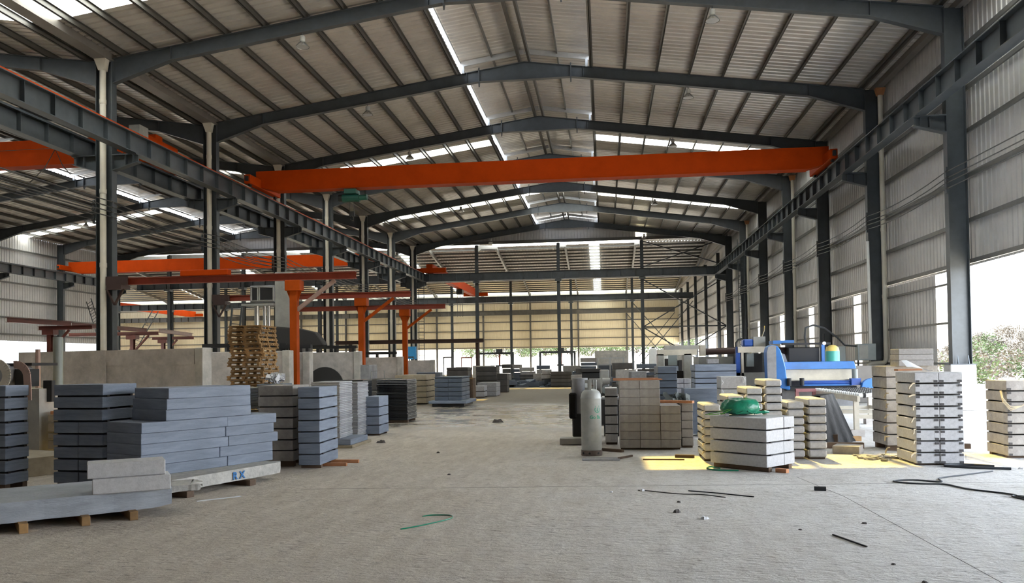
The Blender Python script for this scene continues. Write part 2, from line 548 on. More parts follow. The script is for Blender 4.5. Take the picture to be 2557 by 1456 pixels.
gv = [(x, y, ground_z(x, y) - (0.3 if (-50 < x < 11 and -12 < y < 132) else 0)) for y in gy for x in gx]
nx = len(gx)
gm.add(gv, [(j * nx + i, j * nx + i + 1, (j + 1) * nx + i + 1, (j + 1) * nx + i) for j in range(len(gy) - 1) for i in range(nx - 1)])
gmo = gm.build('ground_outside', [M['ground'], M['hill']], kind='structure')
for p_ in gmo.data.polygons:
    c_ = p_.center + gmo.location
    if c_.x > 30 or c_.y > 168: p_.material_index = 1

# ---- roof sheets of the two long halls, in runs between the translucent strips
runs = [(YN, 22.7), (24.5, 46.7), (47.9, 62.6), (63.8, YG + 0.2)]
strips = [(22.7, 24.5), (46.7, 47.9), (62.6, 63.8)]
def slope_sheet(xa, xb, rx, y0, y1, m, name):
    za, zb = zsheet(xa, rx), zsheet(xb, rx)
    mb = corr((xa, y0, za), (xb - xa, 0, zb - za), (0, 1, 0), y1 - y0, 0.36, 0.065, (0, 0, 1))
    return mb.build(name, m, kind='structure')
slopes = [(XV + 0.20, RX - 2.95, RX), (XR + 0.55, RX + 2.93, RX), (XV - 0.20, LX + 2.95, LX), (XL - 0.5, LX - 2.95, LX)]
nw = 0
for xa, xb, rx in slopes:
    for y0, y1 in runs: slope_sheet(xa, xb, rx, y0, y1, M['roof'], 'ceiling')
    for y0, y1 in strips:
        nw += 1
        slope_sheet(xa, xb, rx, y0, y1, M['skylight'], 'window_%d' % nw)
# ---- raised ridge ventilators
for rx in (RX, LX):
    for s in (-1, 1):
        e = rx + s * 3.08
        lift = 0.28
        segs = [(YN, 62.6, M['roof'], 'ceiling'), (62.6, 64.9, M['skylight'], 'window'), (64.9, YG + 0.2, M['roof'], 'ceiling')]
        if rx == LX: segs = [(YN, YG + 0.2, M['roof'], 'ceiling')]
        for y0, y1, m, nm in segs:
            za, zb = 15.10 - SL * 2.95 + lift + 0.30, 15.10 + lift + 0.30
            if nm == 'window':
                nw += 1
                nm = 'window_%d' % nw
            corr((e, y0, za), (rx - e, 0, zb - za), (0, 1, 0), y1 - y0, 0.34, 0.035, (0, 0, 1)).build(nm, m, kind='structure')
hall = {RX: 'main hall', LX: 'left-hand hall'}
for rx in (RX, LX):
    for i, y in enumerate(FY):
        if i == 0: continue
        t = thing('ridge_vent_bracket', f'pale grey ridge vent frame on the {nearest(i-1)} roof beam of the {hall[rx]}', 'roof bracket', (rx, y, 15.1), 'ridge vent frames')
        for s in (-1, 1):
            a, b = (rx + s * 2.85, y - 0.12, 15.10 - SL * 2.85 + 0.40), (rx + s * 0.02, y - 0.12, 15.10 + 0.44)
            MB().bar(a, b, 0.07, 0.22).build('rafter', M['galv'], t)
            MB().bx(rx + s * 2.75 - 0.05, rx + s * 2.75 + 0.05, y - 0.16, y - 0.08, 15.1 - SL * 2.75 - 0.02, 15.1 - SL * 2.75 + 0.42).build('post', M['galv'], t)
    for s, w in ((-1, 'left'), (1, 'right')):
        e = rx + s * 2.9
        z = 15.10 - SL * 2.9 + 0.45
        o = MB().bx(e - 0.03, e + 0.03, YN, YG, z, z + 0.10).build('ridge_vent_edge', M['galv'])
        tag(o, f'thin pale edge purlin along the {w} side of the {hall[rx]} ridge vent', 'purlin', 'ridge vent edge purlins')
        o = MB().bx(rx + s * 1.45 - 0.03, rx + s * 1.45 + 0.03, YN, YG, z + 0.19, z + 0.34).build('ridge_vent_purlin', M['girt'])
        tag(o, f'purlin under the middle of the {w} slope of the {hall[rx]} ridge vent', 'purlin', 'ridge vent purlins')
        o = MB().bx(rx + s * 0.22 - 0.05, rx + s * 0.22 + 0.05, YN, YG, 15.10 - 0.03, 15.10 + 0.22).build('ridge_purlin', M['purlin'])
        tag(o, f'dark ridge purlin on the {w} of the {hall[rx]} ridge line', 'purlin', 'ridge purlins')
# ---- purlins
def purlins(xs, rx, side):
    for k, x in enumerate(xs):
        z = ztop(x, rx)
        mb = MB().bx(x - 0.012, x + 0.012, YN, YG, z, z + 0.20)
        mb.bx(x - 0.08, x + 0.012, YN, YG, z, z + 0.014).bx(x - 0.012, x + 0.08, YN, YG, z + 0.186, z + 0.20)
        o = mb.build('roof_purlin', M['purlin'])
        tag(o, f'{up_to(k)} dark purlin up from the eave on the {side} roof slope', 'purlin', f'purlins of the {side} roof slope')
purlins([-17.35, -16.27, -14.88, -13.40, -11.95, -10.42, -9.02, -7.72, -6.40], RX, "main hall's left")
purlins([10.9, 9.60, 8.17, 6.71, 5.26, 3.84, 2.44, 1.05, -0.40], RX, "main hall's right")
purlins([XV - 0.75 - 1.46 * k for k in range(9)], LX, "left-hand hall's right")
purlins([XL + 0.6 + 1.46 * k for k in range(9)], LX, "left-hand hall's left")

# ---- columns, rafters
def hcolumn(x, y, z0, z1, label, group, name='steel_column', depth=0.60, width=0.30, m='steel', bracket=None, plate=True):
    t = thing(name, label, 'column', (x, y, z0), group)
    mb = MB()
    mb.bx(x - depth / 2, x - depth / 2 + 0.02, y - width / 2, y + width / 2, z0, z1)
    mb.bx(x + depth / 2 - 0.02, x + depth / 2, y - width / 2, y + width / 2, z0, z1)
    mb.bx(x - depth / 2 + 0.02, x + depth / 2 - 0.02, y - 0.008, y + 0.008, z0, z1)
    mb.build('shaft', M[m], t)
    if plate:
        MB().bx(x - depth / 2 - 0.1, x + depth / 2 + 0.1, y - width / 2 - 0.08, y + width / 2 + 0.08, z0, z0 + 0.03).build('base_plate', M[m], t)
        for dx in (-0.16, 0.16):
            g = MB().prism([(x + dx, y - width / 2 - 0.07, z0 + 0.03), (x + dx, y - width / 2 + 0.0, z0 + 0.03), (x + dx, y - width / 2, z0 + 0.3)], (0.03, 0, 0))
            g.build('gusset', M[m], t)
    for s in bracket or ():
        xe = x + s * depth / 2
        mb = MB()
        for zz in (9.52, 9.08):
            pass
        mb.prism([(xe, y - 0.13, 8.95), (xe + s * 0.95, y - 0.13, 9.22), (xe + s * 0.95, y - 0.13, 9.25), (xe, y - 0.13, 8.99)], (0, 0.26, 0))
        mb.bx(min(xe, xe + s * 0.95), max(xe, xe + s * 0.95), y - 0.16, y + 0.16, 9.50, 9.54)
        mb.prism([(xe, y - 0.01, 8.98), (xe + s * 0.95, y - 0.01, 9.24), (xe + s * 0.95, y - 0.01, 9.50), (xe, y - 0.01, 9.50)], (0, 0.02, 0))
        mb.bx(xe + s * 0.78 - 0.01, xe + s * 0.78 + 0.01, y - 0.13, y + 0.13, 9.2, 9.5)
        mb.bx(xe + s * 0.5 - 0.01, xe + s * 0.5 + 0.01, y - 0.13, y + 0.13, 9.12, 9.5)
        mb.build('crane_bracket', M[m], t)
    return t
for i, y in enumerate(FY):
    if i == 0: continue
    n = nearest(i - 1)
    hcolumn(XR, y, 1.45 if i < 2 else 0.0, ztop(XR) , f'{n} dark steel column standing along the right corrugated wall', 'right wall columns', bracket=(-1,))
    if i < 2:
        o = MB().bx(XR - 0.42, XR + 0.36, y - 0.28, y + 0.28, 0, 1.45).build('concrete_pedestal', M['stone_warm'], bevel=0.02)
        tag(o, f'pale concrete pedestal under the {n} column of the right wall', 'pedestal', 'column pedestals')
    hcolumn(XV, y, 0, 13.0, f'{n} dark steel column in the row dividing the two halls', 'middle row columns', depth=0.64, bracket=(1, -1))
    if i >= 4:
        hcolumn(XL, y, 0, ztop(XL, LX), f'{nearest(i-4)} visible steel column along the far left corrugated wall', 'left wall columns', bracket=(1,))
def rafter(xa, xb, rx, y, label):
    """Tapered portal beam from eave to eave: deep haunches, a deeper apex, bolted splice plates."""
    t = thing('roof_beam', label, 'roof beam', (rx, y, 14), 'portal roof beams')
    top, bot = [], []
    tf = 0.02
    za, zb = ztop(xa, rx), ztop(xb, rx)
    ha = 2.25
    pts_t = [(xa, za), (rx, 15.10), (xb, zb)]
    zr = lambda x, d: ztop(x, rx) - d
    pts_b = [(xa, zr(xa, 0.92)), (xa + ha, zr(xa + ha, 0.50)), (rx - 2.05, zr(rx - 2.05, 0.50)), (rx, 15.10 - 0.80),
             (rx + 2.05, zr(rx + 2.05, 0.50)), (xb - ha, zr(xb - ha, 0.50)), (xb, zr(xb, 0.92))]
    poly = [(x, y - 0.008, z) for x, z in pts_t] + [(x, y - 0.008, z) for x, z in reversed(pts_b)]
    mid = MB()
    # web in quads between stations
    xs = sorted(set([p[0] for p in pts_b]))
    for a, b in zip(pts_b[:-1], pts_b[1:]):
        mid.prism([(a[0], y - 0.008, a[1]), (b[0], y - 0.008, b[1]), (b[0], y - 0.008, ztop(b[0], rx)), (a[0], y - 0.008, ztop(a[0], rx))], (0, 0.016, 0))
    mid.build('web', M['steel'], t)
    f = MB()
    for a, b in zip(pts_t[:-1], pts_t[1:]):
        f.bar((a[0], y, a[1] - 0.01), (b[0], y, b[1] - 0.01), 0.24, 0.02)
    f.build('top_flange', M['steel'], t)
    f = MB()
    for a, b in zip(pts_b[:-1], pts_b[1:]):
        f.bar((a[0], y, a[1] + 0.01), (b[0], y, b[1] + 0.01), 0.24, 0.02)
    f.build('bottom_flange', M['steel'], t)
    for x in (rx - 2.05, rx + 2.05):
        MB().prism([(x - .025, y - .13, zr(x, .52)), (x - .025, y, zr(x, .72)), (x - .025, y + .13, zr(x, .52)), (x - .025, y + .13, zr(x, .0)), (x - .025, y, zr(x, -.16)), (x - .025, y - .13, zr(x, .0))], (.05, 0, 0)).build('splice_plate', M['steel'], t)
    for x in (xa + ha, xb - ha, rx - 2.6, rx + 2.6):
        MB().bx(x - 0.008, x + 0.008, y - 0.12, y + 0.12, zr(x, 0.48), zr(x, 0.02)).build('stiffener', M['steel'], t)
    return t
for i, y in enumerate(FY):
    if i == 0: continue
    rafter(XV + 0.32, XR - 0.3, RX, y, f'{nearest(i-1)} dark steel roof beam spanning the main hall')
    rafter(XL + 0.3, XV - 0.32, LX, y, f'{nearest(i-1)} dark steel roof beam spanning the left-hand hall')
# ---- gutters and eave members
o = MB().bx(XV - 0.25, XV + 0.25, YN, YG, 13.02, 13.05)
o.bx(XV - 0.25, XV - 0.23, YN, YG, 13.05, 13.38).bx(XV + 0.23, XV + 0.25, YN, YG, 13.05, 13.38)
tag(o.build('valley_gutter', M['gutter']), 'long sheet metal gutter in the roof valley above the middle columns', 'gutter')
o = MB().bx(XR + 0.10, XR + 0.38, YN, YF, 13.02, 13.05).bx(XR + 0.10, XR + 0.13, YN, YF, 13.05, 13.25).bx(XR - 0.28, XR - 0.2, YN, YG, 13.12, 13.32)
tag(o.build('eave_gutter', M['gutter']), 'long sheet metal gutter under the eave of the right wall', 'gutter')

# ---- walls
WX = XR + 0.52
corr((WX, YN, 4.66), (0, 0, 8.75), (0, 1, 0), YF + 0.6 - YN, 0.30, 0.03, (1, 0, 0)).build('wall_right', M['wallsheet'], kind='structure')
for y0, y1 in ((YN, 3.4), (30.45, 38.95), (40.0, 47.4), (48.5, 55.0), (56.3, 63.0), (64.2, 71.0), (72.2, 79.0), (82.2, 88.0)):
    corr((WX - 0.07, y0, 0.0), (0, 0, 4.645), (0, 1, 0), y1 - y0, 0.30, 0.03, (1, 0, 0)).build('wall_right_lower', M['wallsheet'], kind='structure')
# gable triangles of the cross halls on the right wall
for ya, yb in ((YG, YB), (YB, YF)):
    ym = (ya + yb) / 2
    MB().add([(WX, ya, 13.3), (WX, yb, 13.3), (WX, ym, 15.5)], [(0, 1, 2)]).build('wall_right_gable', M['wallsheet'], kind='structure')
corr((XL - 0.5, YN, 4.15), (0, 0, 9.2), (0, 1, 0), YG - YN, 0.30, 0.03, (-1, 0, 0)).build('wall_left', M['wallsheet'], kind='structure')
corr((XL - 0.5, YN, 0.0), (0, 0, 4.15), (0, 1, 0), 54 - YN, 0.30, 0.03, (-1, 0, 0)).build('wall_left_lower', M['wallsheet'], kind='structure')
corr((-86, YF + 0.3, 4.12), (0, 0, 9.4), (1, 0, 0), 86 + WX, 0.30, 0.03, (0, 1, 0)).build('wall_back', M['backsheet_bounce'], kind='structure')
corr((-86, YG, 0.0), (0, 0, 13.3), (0, 1, 0), YF - YG, 0.30, 0.03, (-1, 0, 0)).build('wall_far_left', M['wallsheet'], kind='structure')
corr((-86, YG, 0.0), (0, 0, 13.3), (1, 0, 0), 86 + XL - 0.5, 0.30, 0.03, (0, -1, 0)).build('wall_side', M['wallsheet'], kind='structure')
# gable above the eaves where the long halls meet the cross hall
for rx, xa, xb in ((RX, XV, WX), (LX, XL - 0.5, XV)):
    mb = MB()
    n = int((xb - xa) / 0.30)
    for k in range(n):
        x0 = xa + (xb - xa) * k / n
        xs_ = [x0, x0 + 0.21, x0 + 0.235, x0 + 0.28, x0 + (xb - xa) / n]
        ys_ = [0, 0, 0.03, 0.03, 0]
        for a in range(4):
            hole = rx == RX and 2.95 < (xs_[a] + xs_[a + 1]) / 2 < 4.0
            z0 = 13.95 if hole else 13.25
            mb.add([(xs_[a], YG + ys_[a], z0), (xs_[a + 1], YG + ys_[a + 1], z0), (xs_[a + 1], YG + ys_[a + 1], zsheet(xs_[a + 1], rx) + .2), (xs_[a], YG + ys_[a], zsheet(xs_[a], rx) + .2)], [(0, 1, 2, 3)])
    mb.build('wall_gable', M['wallsheet'], kind='structure')
nw += 1
MB().bx(2.9, 4.05, YG + 0.005, YG + 0.02, 13.25, 13.97).build('window_%d' % nw, M['skylight'], kind='structure')
o = MB().ibeam((XL, YG - 0.3, 13.18), (XR, YG - 0.3, 13.18), 0.28, 0.2).build('gable_beam', M['girt'])
tag(o, 'long grey beam under the gable at the end of the main hall', 'beam')
# rear wall behind the camera
corr((XL - 0.5, YN, 0.0), (0, 0, 13.4), (1, 0, 0), WX - XL + 0.5, 0.30, 0.03, (0, -1, 0)).build('wall_front', M['wallsheet'], kind='structure')
for rx, xa, xb in ((RX, XV, WX), (LX, XL - 0.5, XV)):
    MB().add([(xa, YN, 13.3), (xb, YN, 13.3), (rx, YN, 15.9)], [(0, 1, 2)]).build('wall_front_gable', M['wallsheet'], kind='structure')

# ---- girts
def girt(p, q, label, group, m='girt', h=0.14):
    o = MB().bar(p, q, 0.07, h).build('wall_girt', M[m])
    tag(o, label, 'girt', group)
gz = [11.8, 10.4, 9.0, 7.55, 6.1, 4.78]
for k, z in enumerate(gz):
    girt((WX - 0.13, YN, z), (WX - 0.13, YF, z), f'{up_to(k)} horizontal girt from the top on the right wall', 'right wall girts')
for k, z in enumerate((4.2, 2.87, 1.48)):
    girt((WX - 0.16, F0 + 0.2, z), (WX - 0.16, YF, z), f'{["upper", "middle", "bottom"][k]} girt crossing the slot openings low on the right wall', 'right wall lower girts', h=0.075)
for k, z in enumerate((11.8, 10.4, 9.0, 7.55, 6.1, 4.7)):
    girt((XL - 0.35, 45, z), (XL - 0.35, YG, z), f'{up_to(k)} horizontal girt from the top on the far left wall', 'left wall girts')
for k, z in enumerate((11.6, 8.5, 7.05, 5.65, 4.3)):
    girt((-86, YF + 0.15, z), (WX, YF + 0.15, z), f'{up_to(k)} horizontal girt from the top on the far back wall', 'back wall girts')

# ---- cross halls at the back: posts, girders, roofs
gridx = [11.35 - 7.8 * k for k in range(0, 12)]
rowname = {YG: 'front', YB: 'middle', YF: 'back wall'}
for y, zt in ((YG, 13.0), (YB, 13.0), (YF - 0.15, 13.2)):
    nm = 'front row' if y == YG else 'middle row' if y == YB else 'back wall row'
    for k in range(1, 12):
        x = gridx[k]
        if y == YG and (k == 4 or x < -46): continue
        t = thing('steel_post', f'{up_to(k-1)} tall post from the right in the {nm} of the cross hall', 'post', (x, y, 0), f'posts of the {nm}')
        w = 0.30 if y != YF - 0.15 else 0.26
        MB().ibeam((x, y, 0), (x, y, zt), 0.34, w, up=(0, 1, 0)).build('shaft', M['steel'] if y != YF - 0.15 else M['girt'], t)
        if y != YF - 0.15:
            MB().bx(x - 0.3, x + 0.3, y - 0.55, y + 0.12, 9.35, 9.55).build('crane_bracket', M['steel'], t)
for y, xa, nm in ((YG - 0.35, -17.2, 'front'), (YG + 0.45, -47, 'front rear-side'), (YB - 0.4, -86, 'middle'), (YF - 0.55, -86, 'back')):
    o = MB().ibeam((xa, y, 9.98), (11.2, y, 9.98), 0.78, 0.34, 0.03, 0.02)
    n = int((11 - xa) / 1.3)
    for k in range(n):
        x = xa + 0.6 + 1.3 * k
        o.bx(x - 0.01, x + 0.01, y - 0.15, y + 0.15, 9.62, 10.34)
    tag(o.build('runway_girder', M['steel'] if nm != 'back' else M['girt']), f'dark crane runway girder along the {nm} post row of the cross hall', 'runway girder', 'cross hall runway girders')
cross = [(YG, YB, 'first'), (YB, YF, 'second')]
xstr = [(-1.6, -0.45), (-24.1, -23.0), (-46.2, -45.1), (-68.2, -67.1)]
for ya, yb, nm in cross:
    ym = (ya + yb) / 2
    ze, zr_ = 13.3, 15.25
    gapw = 1.25 if ya == YG else 0.6
    for sgn, (y0, y1) in ((0, (ya, ym)), (1, (yb, ym))):
        yr = ym + (0.9 if sgn else 0.0)
        zz = lambda y: zr_ - (zr_ - ze) * abs(y - ym) / (ym - ya)
        edges = sorted([-86.0] + [e for s_ in xstr for e in s_] + [WX])
        for a, b in zip(edges[:-1], edges[1:]):
            sky = (a, b) in xstr and sgn == 1
            gap = gapw if (sgn == 1) else 0.0
            yy1 = ym + gap
            if sky:
                nw += 1
            corr((a, y0, zz(y0)), (0, yy1 - y0 if sgn else ym - y0, (zz(yy1) if sgn else zr_) - zz(y0)), (1, 0, 0), b - a, 0.34, 0.035, (0, 0, 1)).build(
                'window_%d' % nw if sky else 'ceiling', M['skylight'] if sky else M['roof_bounce' if ya == YB else 'roof'], kind='structure')
        if sgn:
            for a, b in ((-86, -40), (-40, -14), (-12.5, 3.9)):
                nw += 1
                corr((a, ym, zr_), (0, gapw, zz(ym + gapw) - zr_), (1, 0, 0), b - a, 0.34, 0.035, (0, 0, 1)).build('window_%d' % nw, M['skylight'], kind='structure')
            for a, b in ((-14, -12.5), (3.9, WX)):
                corr((a, ym, zr_), (0, gapw, zz(ym + gapw) - zr_), (1, 0, 0), b - a, 0.34, 0.035, (0, 0, 1)).build('ceiling', M['roof'], kind='structure')
            for k in range(9):
                y = ym + 1.9 + 1.35 * k
                z = zz(y) - 0.22
                o = MB().bx(-86, 11.6, y - 0.03, y + 0.03, z, z + 0.2).build('roof_purlin', M['girt'])
                tag(o, f'{up_to(k)} purlin down from the ridge under the {nm} cross roof', 'purlin', f'purlins of the {nm} cross roof')
    for k in range(0, 12):
        x = gridx[k]
        if x < -78: continue
        t = thing('roof_beam', f'{up_to(k)} grey roof beam from the right under the {nm} cross hall roof', 'roof beam', (x, ym, 14), f'roof beams of the {nm} cross hall')
        for y0, n2 in ((ya, 'a'), (yb, 'b')):
            s = 1 if y0 < ym else -1
            MB().prism([(x - 0.1, y0, ze - 0.95), (x - 0.1, y0 + s * 2.5, ze - 0.62 + 0.35), (x - 0.1, ym, zr_ - 0.62), (x - 0.1, ym, zr_ - 0.24), (x - 0.1, y0, ze - 0.24)], (0.2, 0, 0)).build('rafter', M['girt'], t)
# X bracing in the corner bays by the right wall
def brace(p, q, label, w=0.10):
    o = MB().bar(p, q, w, w).build('diagonal_brace', M['steel'])
    tag(o, label, 'brace', 'diagonal braces of the back corner')
xa_, xb_ = 3.55, 11.2
for y, zlo, zhi, nm in ((YG + 0.1, 4.9, 9.4, 'lower front'), (YG + 0.1, 0.2, 4.9, 'ground-level front'), (YG + 0.1, 10.5, 13.0, 'top front'), (YB, 0.3, 9.3, 'middle row'), (YF - 0.4, 0.3, 9.5, 'back wall')):
    brace((xa_, y, zlo), (xb_, y, zhi), f'steel brace rising to the right in the {nm} corner bay')
    brace((xa_, y + 0.12, zhi), (xb_, y + 0.12, zlo), f'steel brace falling to the right in the {nm} corner bay')
o = MB().bx(3.6, 11.2, YG, YG + 0.12, 4.85, 4.97).build('tie_bar', M['steel'])
tag(o, 'horizontal tie bar between braces in the front corner bay', 'brace')

for k, y in enumerate((83.4, 93.6, YB, 113.4, 122.6)):
    t = thing('steel_post', f'{nearest(k)} steel post on the right wall beyond the braced corner', 'post', (11.5, y, 0), 'right wall posts of the cross hall')
    MB().ibeam((11.5, y, 0), (11.5, y, 12.6), 0.34, 0.28, up=(1, 0, 0)).build('shaft', M['steel'], t)
    MB().bx(11.28, 11.70, y - .22, y + .22, 0, .03).build('base_plate', M['steel'], t)
# ---- crane runway girders of the long halls
def runway(x, label, rail, side):
    y0, y1 = YN, 75.6
    t = thing('runway_girder', label, 'runway girder', (x, 40, 9.55), 'long crane runway girders')
    g = MB().ibeam((x, y0, 9.90), (x, y1, 9.90), 0.72, 0.36, 0.028, 0.018)
    g.build('girder', M['steel'], t)
    n = int((75 - 12) / 1.33)
    for k in range(n):
        y = 19 + 1.33 * k
        if y < 75: MB().bx(x - 0.165, x + 0.165, y - 0.008, y + 0.008, 9.57, 10.23).build('stiffener', M['steel'], t)
    MB().bx(x - 0.04, x + 0.04, y0, y1, 10.26, 10.37).build('rail', M[rail], t)
    return t
runway(XV + 1.10, 'dark runway girder with orange rail on the main-hall side of the middle columns', 'orange', 1)
runway(XV - 1.10, 'dark runway girder on the left-hall side of the middle columns', 'steel', -1)
runway(XR - 1.10, 'dark runway girder running along the columns of the right wall', 'brass', -1)
t = thing('runway_girder', 'dark runway girder running along the far left wall', 'runway girder', (XL + 1.1, 60, 9.55), 'long crane runway girders')
MB().ibeam((XL + 1.1, 40, 9.90), (XL + 1.1, 75.6, 9.90), 0.72, 0.36, 0.028, 0.018).build('girder', M['steel'], t)
for k in range(26): MB().bx(XL + 0.94, XL + 1.26, 41 + 1.33 * k - 0.008, 41 + 1.33 * k + 0.008, 9.57, 10.23).build('stiffener', M['steel'], t)
MB().bx(XL + 1.06, XL + 1.14, 40, 75.6, 10.26, 10.37).build('rail', M['steel'], t)

# ---- downpipes
for i in range(1, 8):
    y = FY[i]
    t = thing('downpipe', f'beige plastic downpipe with hopper head on the {nearest(i-1)} middle column in view', 'downpipe', (XV, y - 0.16, 2.0), 'middle column downpipes')
    MB().cyl((XV - 0.02, y - 0.16, 0.3), (XV - 0.02, y - 0.16, 12.7), 0.11, 14).build('pipe', M['pvc'], t, smooth=True)
    h = MB()
    h.prism([(XV - 0.13, y - 0.28, 12.62), (XV + 0.09, y - 0.28, 12.62), (XV + 0.20, y - 0.34, 12.98), (XV - 0.24, y - 0.34, 12.98)], (0, 0.24, 0))
    h.bx(XV - 0.24, XV + 0.20, y - 0.36, y - 0.10, 12.98, 13.10)
    h.build('hopper_head', M['pvc'], t)
    for z in (11.4, 8.1, 5.4): MB().cyl((XV - 0.02, y - 0.16, z), (XV - 0.02, y - 0.16, z + 0.16), 0.125, 14).build('pipe_collar', M['pvc'], t, smooth=True)
for i, nmr in ((2, 'second'), (4, 'fourth'), (6, 'sixth')):
    y = FY[i] - 0.3
    x = XR + 0.26
    t = thing('downpipe', f'beige downpipe beside the {nmr} right-wall column in view', 'downpipe', (x, y, 0), 'right wall downpipes')
    if i == 2: pts = [(x, y, 12.8), (x, y, 1.75), (x - .03, y - .02, 1.6), (x - .12, y - .06, 1.5), (x - 0.75, y - 0.35, 1.48), (x - 0.86, y - 0.4, 1.42), (x - .9, y - .42, 1.3), (x - 0.9, y - 0.42, 0.1)]
    else: pts = [(x, y, 12.8), (x, y, 0.2)]
    MB().tube(pts, 0.10, 12).build('pipe', M['pvc'], t, smooth=True)
    MB().prism([(x - 0.12, y - 0.12, 12.7), (x + 0.12, y - 0.12, 12.7), (x + 0.2, y - 0.12, 13.0), (x - 0.2, y - 0.12, 13.0)], (0, 0.24, 0)).build('hopper_head', M['wood_orange'], t)
    for z in (10.3, 7.0, 4.2): MB().cyl((x, y, z), (x, y, z + 0.14), 0.115, 12).build('pipe_collar', M['pvc'], t, smooth=True)
for i, nmr in ((2, 'second'), (6, 'sixth')):
    o = MB().cyl((XR - 0.33, FY[i] - 0.25, 1.9 if i == 2 else 0.2), (XR - 0.36, FY[i] - 0.25, 6.6), 0.06, 10).build('conduit', M['white'], smooth=True)
    tag(o, f'thin white cable conduit on the {nmr} right-wall column in view', 'conduit', 'white conduits')

# ---- bare supply wires on insulator racks
def wires(x, zs, side):
    ys = [YN] + FY[1:]
    for k, z in enumerate(zs):
        pts = []
        for a, b in zip(ys[:-1], ys[1:]):
            for j in range(6):
                u = j / 6
                pts.append((x, a + (b - a) * u, z - 0.16 * 4 * u * (1 - u)))
        pts.append((x, ys[-1], z))
        o = MB().tube(pts, 0.018 if x > 0 else 0.022, 5).build('supply_wire', M['wire'])
        tag(o, f'{up_to(k)} thin dark supply wire from the top strung along the {side}', 'wire', f'supply wires along the {side}')
    for i, y in enumerate(FY[1:]):
        t = thing('insulator_rack', f'{nearest(i)} wire insulator rack fixed to the columns along the {side}', 'insulator', (x, y - 0.22, min(zs) - 0.1), f'insulator racks along the {side}')
        MB().bx(x - 0.03, x + 0.03, y - 0.24, y - 0.15, min(zs) - 0.15, max(zs) + 0.15).build('bar', M['steel'], t)
        for z in zs: MB().cyl((x, y - 0.30, z), (x, y - 0.2, z), 0.045, 8).build('insulator', M['darkpad'], t)
wires(XR - 0.36, (7.66, 7.45, 7.30, 7.12), 'right wall')
wires(XV - 0.36, (7.72, 7.52, 7.34, 7.15), "middle columns' left side")
wires(XV + 0.36, (7.78, 7.58, 7.40, 7.22), "middle columns' right side")

# ---- high-bay lamps under the roof beams
lamp0 = None
def lamp(x, y, ztop_, label):
    t = thing('high_bay_lamp', label, 'lamp', (x, y, ztop_), 'high-bay lamps')
    MB().cyl((x, y, ztop_ - 0.10), (x, y, ztop_), 0.015, 6).build('hook', M['steel'], t)
    MB().lathe([(0.07, -0.30), (0.10, -0.26), (0.10, -0.12), (0.05, -0.09)], (x, y, ztop_), 14).build('ballast_housing', M['machgrey'], t, smooth=True)
    MB().lathe([(0.24, -0.50), (0.235, -0.47), (0.15, -0.36), (0.08, -0.29)], (x, y, ztop_), 20, cap=False).build('reflector', M['alu'], t, smooth=True)
    MB().lathe([(0.225, -0.492), (0.01, -0.50)], (x, y, ztop_), 18).build('lens', M['galv'], t)
    return t
for i, y in enumerate(FY):
    if i == 0 or i in (4, 6): continue
    for x, w in ((-10.55, 'left'), (3.77, 'right')):
        l = lamp(x, y, ztop(x) - 0.50, f'bell-shaped lamp hanging from the {w} half of the {nearest(i-1)} main roof beam')
for x, w in ((-40.8, 'left'), (-26.2, 'right')):
    for i in (3, 5):
        lamp(x, FY[i], ztop(x, LX) - 0.50, f'bell-shaped lamp under the {w} half of the {nearest(i-1)} left-hall roof beam')
